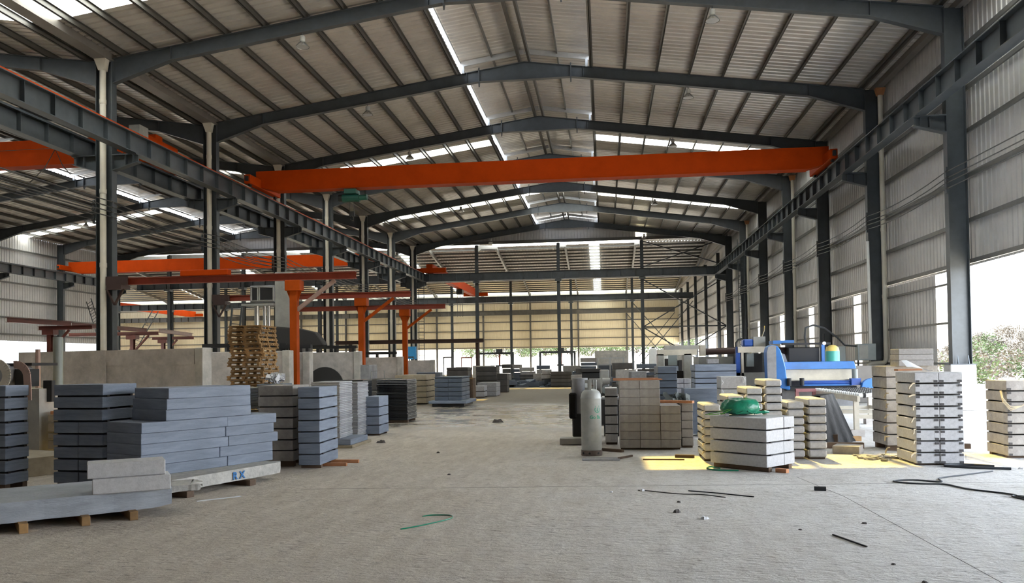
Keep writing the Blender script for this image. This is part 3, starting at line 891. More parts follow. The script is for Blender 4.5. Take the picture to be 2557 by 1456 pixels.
# ------------------------------------------------------------------ overhead cranes
def bridge_crane(x0, x1, y, z0, h, w, label, hoist_x=None, wheel=3.6, ch=0.52, carr_off=0.0, festoon=False, zc=10.37):
    t = thing('bridge_crane', label, 'crane', ((x0 + x1) / 2, y, z0), 'overhead bridge cranes')
    g = MB()
    e = 0.9
    # box girder, lower at its ends
    g.prism([(x0, y - w / 2, z0 + 0.22), (x0 + e, y - w / 2, z0), (x1 - e, y - w / 2, z0), (x1, y - w / 2, z0 + 0.22), (x1, y - w / 2, z0 + h), (x0, y - w / 2, z0 + h)], (0, w, 0))
    g.build('box_girder', M['orange'], t, bevel=0.012)
    f = MB()
    f.bx(x0 + e, x1 - e, y - w / 2 - 0.06, y + w / 2 + 0.06, z0 - 0.025, z0)
    f.build('bottom_flange', M['orange'], t)
    for x in (x0 + 0.12, x1 - 0.12):
        c = MB()
        ya, yb = y - wheel / 2 + carr_off, y + wheel / 2 + carr_off
        c.prism([(x - 0.16, ya, zc + 0.10), (x - 0.16, yb, zc + 0.10), (x - 0.16, yb, zc + ch), (x - 0.16, ya, zc + ch)], (0.32, 0, 0))
        ob = c.build('end_carriage', M['orange'], t, bevel=0.015)
        for yy in (ya + 0.3, yb - 0.3):
            MB().cyl((x - 0.05, yy, zc + 0.15), (x + 0.05, yy, zc + 0.15), 0.15, 14).build('wheel', M['black'], ob)
        b = MB().bx(x - 0.07, x + 0.07, ya - 0.12, ya, zc + 0.2, zc + 0.42)
        b.build('buffer', M['black'], ob)
    if hoist_x is not None:
        hx = hoist_x
        hp = MB().bx(hx - 0.30, hx + 0.30, y - 0.34, y + 0.34, z0 - 0.30, z0 - 0.07)
        ho = hp.build('hoist_trolley', M['green_paint'], t, bevel=0.02)
        MB().cyl((hx - 0.42, y - 0.1, z0 - 0.48), (hx + 0.42, y - 0.1, z0 - 0.48), 0.20, 16).build('hoist_drum', M['green_paint'], ho, smooth=True)
        MB().cyl((hx + 0.42, y - 0.1, z0 - 0.48), (hx + 0.80, y - 0.1, z0 - 0.46), 0.14, 14).build('hoist_motor', M['green_paint'], ho, smooth=True)
        MB().cyl((hx - 0.42, y - 0.1, z0 - 0.48), (hx - 0.62, y - 0.1, z0 - 0.48), 0.17, 14).build('gearbox', M['black'], ho, smooth=True)
        r = MB()
        for d in (-0.1, 0.1): r.cyl((hx + d, y, z0 - 1.15), (hx + d, y, z0 - 0.6), 0.012, 5)
        r.build('hoist_rope', M['wire'], ho)
        hk = MB().bx(hx - 0.13, hx + 0.13, y - 0.05, y + 0.05, z0 - 1.35, z0 - 1.12)
        hk.tube([(hx, y, z0 - 1.35), (hx + 0.07, y, z0 - 1.45), (hx + 0.05, y, z0 - 1.56), (hx - 0.05, y, z0 - 1.57), (hx - 0.09, y, z0 - 1.49)], 0.022, 7)
        hk.build('hook_block', M['black'], ho)
    if festoon:
        cbl = MB().cyl((x0 + 0.5, y - w / 2 - 0.16, z0 + h * 0.55), (x1 - 0.4, y - w / 2 - 0.16, z0 + h * 0.60), 0.012, 5)
        cbl.build('festoon_wire', M['wire'], t)
        for k in range(7):
            xx = x1 - 1.2 - k * 3.4
            MB().tube([(xx - 1.3, y - w / 2 - 0.18, z0 - 0.9), (xx - 0.5, y - w / 2 - 0.17, z0 - 0.2), (xx, y - w / 2 - 0.16, z0 + h * 0.56), (xx + 0.35, y - w / 2 - 0.17, z0 - 0.1), (xx + 0.75, y - w / 2 - 0.18, z0 - 0.55)], 0.02, 5).build('festoon_loop', M['wire'], t)
    return t
bridge_crane(XV + 1.15, XR - 1.15, 38.0, 10.34, 0.98, 0.55, 'long orange bridge crane girder spanning the main hall with green hoist', hoist_x=-12.15, carr_off=0.3)
t = bridge_crane(XL + 1.15, XV - 1.15, 33.0, 10.76, 1.12, 0.55, 'orange bridge crane in the left-hall nearest the camera with hanging cable loops', festoon=True, carr_off=0.2, ch=1.3, wheel=2.6)
MB().bx(XV - 1.45, XV - 0.95, 31.2, 31.85, 11.3, 11.85).build('control_box', M['machgrey'], t, bevel=0.02)
bridge_crane(XL + 1.15, XV - 1.15, 67.0, 10.30, 1.0, 0.6, 'distant orange bridge crane at the far end of the left-hand hall')
# cranes of the cross halls, girders running away from the camera
def cross_crane(x, y0, y1, z0, label, hoist_y=None):
    t = thing('bridge_crane', label, 'crane', (x, (y0 + y1) / 2, z0), 'overhead bridge cranes')
    MB().prism([(x - 0.3, y0, z0 + 0.2), (x - 0.3, y0 + 0.9, z0), (x - 0.3, y1 - 0.9, z0), (x - 0.3, y1, z0 + 0.2), (x - 0.3, y1, z0 + 0.95), (x - 0.3, y0, z0 + 0.95)], (0.6, 0, 0)).build('box_girder', M['orange'], t)
    for y in (y0 + 0.1, y1 - 0.1):
        MB().bx(x - 1.6, x + 1.6, y - 0.17, y + 0.17, z0 + 0.12, z0 + 0.58).build('end_carriage', M['orange'], t)
    if hoist_y is not None:
        ho = MB().bx(x - 0.35, x + 0.35, hoist_y - 0.5, hoist_y + 0.5, z0 - 0.6, z0 - 0.05).build('hoist', M['black'], t)
        r = MB()
        for d in (-0.3, 0.0, 0.3): r.cyl((x + d, hoist_y, z0 - 3.2), (x + d, hoist_y, z0 - 0.5), 0.03, 5)
        r.build('hoist_rope', M['wire'], ho)
cross_crane(-16.6, YG - 0.3, YB - 0.4, 10.37, 'orange crane girder running away between the post rows of the cross hall', hoist_y=92)
cross_crane(-70.0, YB, YF - 0.6, 10.37, 'bright orange crane far back at the left end of the cross hall')

# ------------------------------------------------------------------ orange jib cranes standing between the halls
def jib(y, post_z0, label, trolley, boom_mat, brace_mat):
    x = -10.93
    t = thing('jib_crane', label, 'jib crane', (x, y, 0), 'orange jib cranes')
    p = MB().bx(x - 0.13, x + 0.13, y - 0.13, y + 0.13, 0.03, 4.4)
    p.build('post', M['orange_jib'], t, bevel=0.008)
    MB().bx(x - 0.3, x + 0.3, y - 0.3, y + 0.3, 0, 0.03).build('base_plate', M['orange_jib'], t)
    MB().bx(x - 0.28, x + 0.28, y - 0.20, y + 0.20, 4.38, 4.745).build('head_block', M['orange_jib'], t, bevel=0.01)
    for s in (-1, 1): MB().prism([(x + s * 0.13, y - 0.01, 4.0), (x + s * 0.28, y - 0.01, 4.38), (x + s * 0.13, y - 0.01, 4.38)], (0, 0.02, 0)).build('gusset', M['orange_jib'], t)
    b = MB().ibeam((XV + 0.45, y, 4.88), (-8.65, y, 4.88), 0.25, 0.22, 0.022, 0.014)
    b.build('boom', M[boom_mat], t)
    MB().bar((x + 0.10, y, 3.70), (x + 1.5, y, 4.72), 0.11, 0.13).build('brace', M[brace_mat], t)
    w = MB()
    w.bx(XV + 0.25, XV + 0.80, y - 0.38, y - 0.17, 4.56, 4.74)
    w.bx(XV + 0.34, XV + 0.80, y - 0.17, y + 0.2, 4.60, 4.74)
    w.bx(XV + 0.12, XV + 0.95, y - 0.24, y - 0.17, 4.74, 5.05)
    w.bar((XV + 0.15, y - 0.22, 4.60), (XV + 0.46, y - 0.22, 4.02), 0.07, 0.07).bar((XV + 0.80, y - 0.22, 4.60), (XV + 0.46, y - 0.22, 4.02), 0.07, 0.07)
    w.build('column_bracket', M['wood_dark'] if False else M['brownbeam'], t)
    if trolley:
        MB().bx(-15.15, -13.35, y - 0.16, y + 0.16, 5.005, 5.21).build('trolley_cover', M['orange'], t, bevel=0.02)
jib(FY[1], 1, 'nearest orange jib crane with a flat cover on its boom', True, 'redboom', 'pinkbrace')
jib(FY[2], 1, 'second orange jib crane beyond the pallet pile', False, 'redboom', 'orange_jib')
jib(FY[3], 1, 'third and farthest orange jib crane along the aisle', False, 'redboom', 'orange_jib')
o = MB().ibeam((-20.6, 60, 3.45), (-9.05, 60, 3.45), 0.3, 0.25, 0.03, 0.03).build('boom_beam', M['brownbeam'])
tag(o, 'long dark brown beam crossing low behind the farthest jib crane', 'beam')
for k, xx in enumerate((-19.5, -9.6)):
    o = MB().ibeam((xx, 60.3, 0), (xx, 60.3, 3.6), 0.25, 0.22, up=(0, 1, 0)).build('beam_post', M['brownbeam'])
    tag(o, f'short brown post under the {["left", "right"][k]} end of the low dark brown beam', 'post')

# dark red gantries in the left-hand hall
def red_gantry(x, y, zarm, xa, xb, label, hoist=None):
    t = thing('jib_crane', label, 'jib crane', (x, y, 0), 'dark red jib cranes')
    MB().ibeam((x, y, 0), (x, y, zarm - 0.15), 0.34, 0.3, 0.03, 0.03, up=(0, 1, 0)).build('post', M['darkred'], t)
    MB().bx(x - 0.45, x + 0.45, y - 0.3, y + 0.3, zarm - 0.5, zarm - 0.14).build('head_block', M['darkred'], t)
    MB().ibeam((xa, y, zarm), (xb, y, zarm), 0.30, 0.28, 0.03, 0.03).build('arm', M['darkred'], t)
    MB().bar((x + 0.1, y, zarm - 1.6), (x + 1.5, y, zarm - 0.18), 0.14, 0.14).build('brace', M['darkred'], t)
    if hoist: 
        h = MB().bx(hoist - 0.5, hoist + 0.5, y - 0.3, y + 0.3, zarm - 0.55, zarm - 0.15).build('hoist', M['green_paint'], t)
        MB().cyl((hoist, y, zarm - 1.2), (hoist, y, zarm - .5), 0.03, 6).build('hoist_rope', M['wire'], h)
red_gantry(-40.3, 54.5, 4.75, -41.2, -37.0, 'dark red jib crane leftmost in the left-hand hall, braced post')
red_gantry(-41.0, 66.0, 4.75, -47.0, -38.6, 'dark red jib crane with green hoist before the far left wall', hoist=-43.2)
red_gantry(-44.8, 77.5, 4.75, -46.0, -41.5, 'small dark red jib crane seen right of the nearest middle column')
for a, b, lab in (((-40.5, 50.5, 5.15), (-40.0, 56.4, 5.15), 'short dark red rail beam above the leftmost jib crane'), ((-40.2, 56.8, 5.1), (-40.6, 67.5, 5.1), 'long dark red rail beam running back above two jib cranes'), ((-40.0, 68.5, 5.1), (-42.5, 79.0, 5.1), 'dark red rail beam behind the nearest middle column')):
    o = MB().ibeam(a, b, 0.34, 0.3, 0.03, 0.03).build('rail_beam', M['darkred'])
    tag(o, lab, 'beam', 'dark red rail beams')
def ladder(p, q, w, label, m='steel'):
    p, q = Vector(p), Vector(q)
    t = thing('ladder', label, 'ladder', p, 'ladders')
    d = q - p
    s = d.normalized().cross(Vector((0, 1, 0))).normalized() * (w / 2)
    for k in (-1, 1): MB().bar(p + s * k, q + s * k, 0.06, 0.06, (0, 1, 0)).build('rail', M[m], t)
    r = MB()
    n = int(d.length / 0.32)
    for k in range(1, n): r.bar(p + d * (k / n) - s, p + d * (k / n) + s, 0.035, 0.035, (0, 1, 0))
    r.build('rung', M[m], t)
ladder((-43.0, 66.8, 0), (-48.2, 70.5, 8.2), 0.55, 'dark ladder leaning left towards the far left wall')
ladder((-43.1, 66.0, 0), (-40.9, 69.5, 7.0), 0.55, 'dark ladder leaning right beside the nearest middle column')
ladder((11.05, 66.6, 0), (11.05, 66.9, 11.5), 0.5, 'tall dark ladder fixed up the right wall far back')
ladder((-17.2, 74.6, 0), (-17.2, 74.8, 9.3), 0.5, 'dark ladder up to the far end of the middle runway')

# ------------------------------------------------------------------ concrete tank walls left of the aisle
def tankwall(pts, z, th, label, end=True, m='concrete'):
    (x0, y0), (x1, y1) = pts
    d = Vector((x1 - x0, y1 - y0, 0)).normalized()
    n = Vector((d.y, -d.x, 0)) * th
    t = thing('concrete_tank_wall', label, 'wall', ((x0 + x1) / 2, (y0 + y1) / 2, 0), 'concrete tank walls')
    MB().prism([(x0, y0, 0), (x1, y1, 0), (x1, y1, z), (x0, y0, z)], -n).build('wall_slab', M[m], t, bevel=0.015)
    if end:
        e = Vector((x1, y1, 0))
        a = e - d * 0.26 + n * 0.25
        MB().prism([a, a + d * 0.27, a + d * 0.27 - n * 1.25, a - n * 1.25], (0, 0, z + 0.02)).build('end_pier', M['concrete_pale'], t, bevel=0.015)
    return t
wt = tankwall(((-17.7, 22.6), (-10.95, 21.0)), 2.23, 0.3, 'long stained concrete wall behind the front left stacks')
MB().prism([(-17.72, 22.585, 1.80), (-11.25, 21.05, 1.80), (-11.25, 21.05, 2.235), (-17.72, 22.585, 2.235)], (-.004, -.022, 0)).build('top_band', M['concrete'], wt)
MB().prism([(-14.75, 21.88, 0), (-14.35, 21.785, 0), (-14.35, 21.785, 2.24), (-14.75, 21.88, 2.24)], (-.006, -.035, 0)).build('pilaster', M['concrete'], wt)
tankwall(((-14.6, 26.85), (-10.85, 26.85)), 2.24, 0.3, 'concrete wall behind the pallet pile with pale end pier')
tankwall(((-13.6, 29.2), (-11.02, 29.2)), 2.22, 0.3, 'narrow concrete wall just beyond the nearest jib post')
tankwall(((-14.2, 33.2), (-10.32, 33.2)), 2.28, 0.3, 'concrete wall with a dark round patch beside the nearest jib post')
tankwall(((-14.5, 42.0), (-10.75, 42.0)), 2.12, 0.3, 'concrete wall between the second and third jib posts')
tankwall(((-14.5, 50.0), (-10.72, 50.0)), 1.97, 0.3, 'farthest concrete wall beyond the third jib post')
tankwall(((-9.6, 58.0), (-8.0, 58.0)), 1.55, 0.3, 'low pale concrete wall end far down the aisle', m='concrete_pale')
for (x0, x1, y, z, lab) in ((-14.3, -11.5, 27.4, 2.24, 'behind the pallet pile'), (-12.4, -11.1, 29.6, 2.22, 'beside the nearest jib post'), (-13.4, -10.7, 34.0, 2.28, 'left of the second jib post'), (-14.3, -11.2, 42.6, 2.12, 'left of the third jib post')):
    t = thing('wall_rail', f'black steel rail lying on the concrete wall {lab}', 'rail', ((x0 + x1) / 2, y, z), 'black rails on the tank walls')
    MB().bx(x0, x1, y - 0.02 - 0.1, y + 0.1, z + 0.16, z + 0.30).build('rail', M['black'], t)
    s = MB()
    for k in range(4):
        xx = x0 + 0.15 + (x1 - x0 - 0.3) * k / 3
        s.bx(xx - 0.06, xx + 0.06, y - 0.1, y + 0.1, z - 0.02, z + 0.16)
    s.build('support', M['black'], t)
# big saw blade leaning on the wall
t = thing('saw_blade', 'big dark round saw blade leaning on the concrete wall beside the nearest jib post', 'saw blade', (-11.85, 33.0, 0))
b = MB()
b.tube([(-11.72, 32.84, 0.86), (-11.72, 32.79, 0.855)], 0.80, 48)
b.build('disc', M['stone_black'] if False else M['darkpad'], t)
MB().tube([(-11.72, 32.795, 0.856), (-11.72, 32.775, 0.853)], 0.13, 20).build('hub', M['machgrey'], t)
# grey drum-like water tank and small frame at the second jib post
t = thing('water_tank', 'blue-grey metal tank with pipe frame at the foot of the second jib post', 'tank', (-10.2, 33.6, 0))
MB().bx(-10.50, -9.92, 33.2, 34.4, 0, 1.72).build('body', M['dustgrey'], t, bevel=0.02)
MB().tube([(-9.86, 33.3, 0.5), (-9.86, 33.3, 1.45), (-9.3, 33.3, 1.47), (-9.3, 33.3, 0.1)], 0.025, 6).build('pipe_frame', M['machgrey'], t)

# ------------------------------------------------------------------ pallet pile
def pallet_mesh():
    d, w, h = 0.52, 0.50, 0.128
    mb = MB()
    for k in range(8):
        y = -d + 0.045 + (2 * d - 0.09) * k / 7
        mb.bx(-w, w, y - 0.045, y + 0.045, h - 0.02, h)
    for k in (-1, 0, 1):
        x = k * (w - 0.05)
        mb.bx(x - 0.05, x + 0.05, -d, d, h - 0.042, h - 0.02)
        mb.bx(x - 0.05, x + 0.05, -d, d, 0.0, 0.022)
        mb.bx(-w, w, k * (d - 0.05) - 0.05, k * (d - 0.05) + 0.05, 0.022, 0.040)
        for j in (-1, 0, 1):
            mb.bx(x - 0.035, x + 0.035, j * (d - 0.06) - 0.035, j * (d - 0.06) + 0.035, 0.04, h - 0.042)
    return mb
pal = None
NP = 22
for k in range(NP):
    lab = f'{from_top(k, NP)} wooden pallet in the tall pallet pile'
    z = (NP - 1 - k) * 0.1315
    if pal is None:
        pal = pallet_mesh().build('wooden_pallet', M['wood'], origin=(0, 0, 0))
        o = pal
    else:
        o = pal.copy()
        COL.objects.link(o)
    o.location = (-10.20 + random.uniform(-.07, .07), 22.55 + random.uniform(-.06, .06), z)
    o.rotation_euler = (0, 0, R(-2 + random.uniform(-5, 5)))
    tag(o, lab, 'pallet', 'wooden pallets in the tall pile')
bag = MB()
for k in range(70):
    c = Vector((-9.22 + random.gauss(0, .10), 21.75 + random.gauss(0, .06), 1.30 + random.uniform(0, .16)))
    a = Vector((random.gauss(0, 1), random.gauss(0, 1), random.gauss(0, 1))).normalized() * 0.09
    b_ = a.cross(Vector((random.gauss(0, 1), random.gauss(0, 1), 1))).normalized() * 0.06
    bag.add([c - a - b_, c + a - b_, c + a + b_, c - a + b_], [(0, 1, 2, 3)])
tag(bag.build('plastic_sheet', M['whiteplastic']), 'crumpled white plastic sheet in front of the pallet pile', 'plastic sheet')
o = MB().bx(-9.6, -8.85, 21.35, 22.05, 0.0, 1.22).build('stone_block', M['stone_dark'], bevel=0.01)
tag(o, 'dark stone block under the crumpled white plastic sheet', 'stone block')

# ------------------------------------------------------------------ block cutting saw behind the pallets
t = thing('stone_saw', 'tall block cutting saw with grey column and dark blade guard behind the pallets', 'saw', (-12.5, 31.2, 0))
MB().bx(-13.15, -12.52, 31.0, 31.7, 0, 5.5).build('column', M['machgrey'], t, bevel=0.02)
hd = MB().bx(-14.2, -13.15, 31.0, 31.9, 4.28, 4.98).build('motor_head', M['dustgrey'], t, bevel=0.03)
for xa, xb in ((-14.12, -13.85), (-13.78, -13.2)):
    fr = MB()
    fr.tube([(xa, 30.97, 4.36), (xb, 30.97, 4.36), (xb, 30.97, 4.88), (xa, 30.97, 4.92)], 0.035, 6, closed=True)
    f_ = fr.build('guard_frame', M['machgrey'], hd)
    MB().bx(xa + 0.03, xb - 0.03, 30.98, 30.995, 4.39, 4.87).build('dark_screen', M['black'], hd)
MB().bx(-14.5, -13.15, 30.85, 31.9, 4.16, 4.24).build('platform', M['machgrey'], t)
for x in (-13.95, -13.62, -13.45):
    MB().cyl((x, 31.1, 2.6), (x, 31.1, 4.2), 0.07 if x > -13.9 else 0.1, 12).build('guide_rod', M['alu'], t, smooth=True)
MB().bx(-14.35, -13.3, 30.8, 31.7, 2.9, 3.1).build('saddle', M['dustgrey'], t)
gd = MB()
pr = [(-13.25, 3.05), (-13.15, 3.22), (-12.8, 3.27), (-12.0, 3.2), (-11.25, 3.02), (-10.95, 2.62), (-10.9, 2.5), (-12.0, 2.42), (-13.0, 2.6), (-13.22, 2.85)]
gd.prism([(x, 30.35, z) for x, z in pr], (0, 0.5, 0))
gd.build('blade_guard', M['darkpad'], t, bevel=0.03)
MB().prism([(-13.2, 30.3, 2.62), (-12.4, 30.3, 2.62), (-12.4, 30.3, 2.35), (-13.2, 30.3, 2.45)], (0, 0.7, 0)).build('lower_guard', M['black'], t)
MB().tube([(-12.2, 30.5, 2.35), (-12.2, 30.56, 2.35)], 0.78, 40).build('saw_blade', M['machgrey'], t)
MB().bx(-13.4, -12.2, 30.9, 31.8, 0, 0.3).build('base', M['concrete_pale'], t)
ladder((-14.9, 30.4, 0.0), (-14.55, 30.6, 4.1), 0.4, 'grey ladder up to the block saw platform')

# ------------------------------------------------------------------ polishing line on the right
t = thing('polishing_machine', 'blue and cream stone polishing machine beside the roller conveyor', 'machine', (5.6, 23.0, 0))
MB().bx(4.75, 6.66, 22.6, 24.2, 0.25, 1.15).build('base_cabinet', M['dustgrey'], t)
MB().prism([(4.75, 22.45, 1.14), (6.66, 22.45, 1.14), (6.66, 22.62, 1.44), (4.75, 22.62, 1.44)], (0, 0.3, 0.0)).build('front_panel', M['cream'], t)
MB().prism([(4.70, 22.55, 1.43), (6.68, 22.55, 1.43), (6.68, 22.75, 1.63), (4.70, 22.75, 1.63)], (0, 1.4, 0)).build('hood', M['blue'], t, bevel=0.01)
MB().bx(4.75, 6.66, 22.35, 22.6, 1.12, 1.15).build('ledge', M['cream'], t)
MB().cyl((5.2, 22.25, 1.07), (6.45, 22.25, 1.07), 0.06, 14).build('feed_roller', M['deepblue'], t, smooth=True)
MB().bx(5.2, 6.45, 22.2, 22.32, 0.99, 1.03).build('roller_tray', M['blue'], t)
MB().bx(4.8, 6.6, 22.3, 22.55, 0.86, 0.98).build('lower_rail', M['black'], t)
mt = MB().cyl((6.53, 22.2, 1.18), (6.53, 22.2, 1.42), 0.075, 14).build('drive_motor', M['cabgrey'], t, smooth=True)
MB().bx(6.42, 6.66, 22.12, 22.32, 1.0, 1.18).build('gearbox', M['deepblue'], t)
for x in (4.85, 5.18): MB().cyl((x, 22.2, 1.0), (x, 22.2, 1.2), 0.06, 10).build('side_roller', M['black'], t)
dp = [(6.64, 0.93)] + [(6.92 + 0.29 * math.cos(R(a)), 0.93 + 0.25 * math.sin(R(a))) for a in range(150, -1, -10)]
MB().prism([(x, 22.0, z) for x, z in dp], (0, 0.16, 0)).build('wheel_guard', M['blue'], t)
sp = [(4.33, 0.95), (4.30, 1.9), (4.34, 2.05), (4.42, 2.09), (4.58, 2.07), (4.66, 1.95), (4.72, 1.75), (4.78, 1.5), (4.80, 1.25), (4.90, 0.92), (4.86, 0.88), (4.72, 0.92)]
MB().prism([(x, 22.25, z) for x, z in sp], (0, 0.45, 0)).build('side_plate', M['blue'], t, bevel=0.02)
MB().prism([(x - 0.02, 22.235, z) for x, z in [(4.33, 0.97), (4.32, 1.9), (4.36, 2.04), (4.44, 2.075), (4.56, 2.06), (4.56, 0.97)]], (0, 0.012, 0)).build('dusty_front_plate', M['dustgrey'], t)
sp2 = [(4.95, 1.5), (4.92, 1.82), (5.0, 1.9), (5.14, 1.85), (5.22, 1.6), (5.22, 1.5)]
MB().prism([(x, 24.0, z) for x, z in sp2], (0, 0.3, 0)).build('rear_side_plate', M['dustgrey'], t)
MB().bx(5.3, 6.2, 24.3, 25.3, 1.62, 2.05).build('bellows', M['black'], t, bevel=0.03)
MB().cyl((4.95, 24.7, 1.95), (5.35, 24.7, 1.95), 0.12, 14).build('drive_shaft', M['brownbeam'], t, smooth=True)
MB().bx(5.15, 6.5, 24.3, 24.5, 2.12, 2.18).build('top_beam', M['darkpad'], t)
MB().bx(4.9, 5.5, 24.4, 25.0, 2.16, 2.26).build('blue_cap', M['blue'], t)
MB().bx(6.22, 6.3, 24.2, 24.3, 1.4, 2.12).build('blue_post', M['blue'], t)
MB().cyl((6.28, 24.18, 2.15), (6.28, 24.14, 2.15), 0.05, 12).build('gauge', M['white'], t)

t = thing('polishing_machine', 'cream and dark gantry polishing head left of the blue hood', 'machine', (4.0, 25.5, 0))
MB().bx(3.9, 4.02, 24.8, 25.0, 0, 2.1).build('blue_post', M['deepblue'], t)
MB().bx(4.05, 4.12, 24.8, 25.0, 0.6, 2.05).build('cream_post', M['cream'], t)
MB().bx(3.95, 4.75, 24.75, 25.1, 1.92, 2.1).build('head_beam', M['cream'], t)
MB().bx(4.1, 4.75, 25.3, 26.6, 0.4, 1.9).build('dark_inside', M['black'], t)
MB().bx(4.25, 4.45, 25.0, 25.25, 1.5, 1.9).build('spindle', M['cabgrey'], t)
MB().bx(3.9, 4.75, 24.8, 25.2, 0.2, 1.32).build('lower_panel', M['machgrey'], t)
MB().tube([(3.92, 24.9, 2.05), (3.92, 24.9, 2.22), (4.0, 24.9, 2.32), (4.12, 24.9, 2.34)], 0.03, 8).build('bent_hose', M['black'], t, smooth=True)
MB().bx(4.15, 4.45, 25.0, 25.4, 2.1, 2.33).build('top_motor', M['deepblue'], t, bevel=0.04)
MB().bx(4.45, 4.8, 25.0, 25.4, 2.1, 2.4).build('top_box', M['machgrey'], t)
bd = thing('polishing_machine', 'long cream machine bed with blue stripe and dark roller', 'machine', (3.4, 27.0, 0))
MB().bx(3.02, 4.35, 26.6, 28.2, 0.3, 1.45).build('bed', M['cream'], bd)
MB().bx(3.0, 4.37, 26.58, 28.2, 1.46, 1.58).build('blue_stripe', M['deepblue'], bd)
MB().bx(3.0, 4.37, 26.6, 28.2, 1.58, 1.82).build('upper_panel', M['machgrey'], bd)
MB().cyl((3.2, 26.7, 1.98), (4.35, 26.7, 2.02), 0.11, 14).build('roller', M['brownbeam'], bd, smooth=True)
MB().bx(3.05, 3.22, 26.5, 26.9, 1.85, 2.2).build('bearing_block', M['cream'], bd)
bm_ = thing('milling_machine', 'beige bridge machine with open frame at the left end of the polishing line', 'machine', (2.6, 29.0, 0))
MB().bx(1.85, 2.05, 28.8, 29.6, 0, 1.95).build('post', M['machgrey'], bm_)
MB().bx(2.75, 3.0, 28.8, 29.6, 0, 1.95).build('post', M['machgrey'], bm_)
MB().bx(1.85, 3.2, 28.8, 29.4, 1.9, 2.1).build('bridge', M['cream'], bm_)
MB().bx(2.1, 3.3, 28.9, 29.5, 2.1, 2.25).build('cover', M['machgrey'], bm_)
MB().bx(2.1, 2.75, 29.2, 29.5, 0.3, 1.35).build('table', M['darkpad'], bm_)
MB().bx(2.2, 2.5, 28.75, 28.8, 1.55, 1.9).build('spindle', M['cabgrey'], bm_)
t = thing('pressure_tank', 'teal tank with yellow dome behind the polishing machine', 'tank', (7.4, 27.5, 0))
MB().cyl((7.4, 27.5, 0), (7.4, 27.5, 1.95), 0.22, 20).build('body', M['tealtank'], t, smooth=True)
MB().lathe([(0.22, 0), (0.19, 0.12), (0.1, 0.19), (0.01, 0.21)], (7.4, 27.5, 1.95), 20).build('dome', M['yellow'], t, smooth=True)

# roller conveyor
t = thing('roller_conveyor', 'pale roller conveyor table running from the polishing machine to the stacks', 'conveyor', (6.1, 20.7, 0))
x0, x1, y0, y1, zc = 5.45, 6.80, 18.3, 22.1, 0.86
for x in (x0, x1): MB().bx(x - 0.03, x + 0.03, y0, y1, zc - 0.10, zc + 0.02).build('side_rail', M['cream'], t)
for k in range(24):
    y = y0 + 0.1 + (y1 - y0 - 0.2) * k / 23
    r = MB().cyl((x0 + 0.02, y, zc + 0.035), (x1 - 0.02, y, zc + 0.035), 0.045, 10).build('roller', M['white'], t, smooth=True)
    n = MB()
    for j in range(6):
        xx = x0 + 0.12 + (0.1 if k % 2 else 0) + 0.2 * j
        n.cyl((xx, y, zc + 0.035), (xx + 0.05, y, zc + 0.035), 0.058, 10)
    n.build('rubber_ring', M['black'], r)
for y in (18.5, 20.2, 21.9):
    for x in (x0, x1):
        l = MB().bx(x - 0.05, x + 0.05, y - 0.05, y + 0.05, 0.14, zc - 0.08).build('leg', M['cream'], t)
        MB().bx(x - 0.14, x + 0.14, y - 0.12, y + 0.12, 0, 0.14).build('foot_block', M['concrete'], l)
    MB().bx(x0, x1, y - 0.03, y + 0.03, 0.38, 0.47).build('cross_bar', M['cream'], t)
MB().bx(x1 - 0.03, x1 + 0.03, 18.5, 21.9, 0.40, 0.49).build('long_bar', M['cream'], t)
t = thing('conveyor_stand', 'faded pink steel frame at the end of the roller conveyor', 'frame', (5.1, 21.6, 0))
for x in (4.9, 5.32):
    MB().bx(x - 0.04, x + 0.04, 21.5, 21.6, 0, 0.92).build('leg', M['pinkred'], t)
MB().bx(4.86, 5.36, 21.48, 21.62, 0.86, 0.94).build('top_bar', M['pinkred'], t)
MB().bx(4.86, 5.36, 21.5, 21.58, 0.6, 0.66).build('middle_bar', M['pinkred'], t)
# electrical cabinets, cable arch
t = thing('electrical_cabinet', 'grey-green electrical cabinet at the second right-wall column', 'cabinet', (10.75, 35.0, 1.45), 'electrical cabinets')
MB().bx(10.30, 11.02, 34.55, 34.95, 1.62, 2.30).build('box', M['cabgrey'], t, bevel=0.01)
MB().bx(10.36, 10.70, 34.53, 34.55, 1.68, 2.24).build('door', M['machgrey'], t)
MB().cyl((10.38, 34.8, 0), (10.38, 34.8, 1.62), 0.04, 8).build('stand', M['steel'], t)
t = thing('electrical_cabinet', 'dull green panel board standing left of the wall cabinet', 'cabinet', (9.65, 35.3, 0), 'electrical cabinets')
MB().bx(9.25, 10.0, 35.2, 35.34, 1.42, 2.22).build('box', M['cabgrey'], t)
for x in (9.35, 9.9): MB().bx(x - 0.03, x + 0.03, 35.22, 35.32, 0, 1.42).build('leg', M['steel'], t)
pts = [(7.2, 30.0, 2.0), (7.2, 30.3, 2.5), (7.35, 30.8, 2.85), (7.8, 31.5, 2.98), (8.5, 32.6, 2.9), (9.3, 33.8, 2.55), (9.8, 34.6, 2.25), (10.4, 34.75, 2.2)]
tag(MB().tube(pts, 0.035, 8).build('power_cable', M['cable'], smooth=True), 'thick black cable arching from the polishing line to the cabinet', 'cable')
pts = [(8.2, 55.0, 1.9), (9.4, 57, 2.2), (10.4, 60, 2.9), (10.9, 62, 3.6), (11.0, 63, 4.4)]
tag(MB().tube([(7.6, 49, 1.6), (8.6, 50.5, 1.9), (9.6, 52, 2.7), (10.3, 54, 3.6), (10.9, 57, 4.0)], 0.035, 8).build('hose', M['hose'], smooth=True), 'yellow hose rising from the machines to the right wall', 'hose')
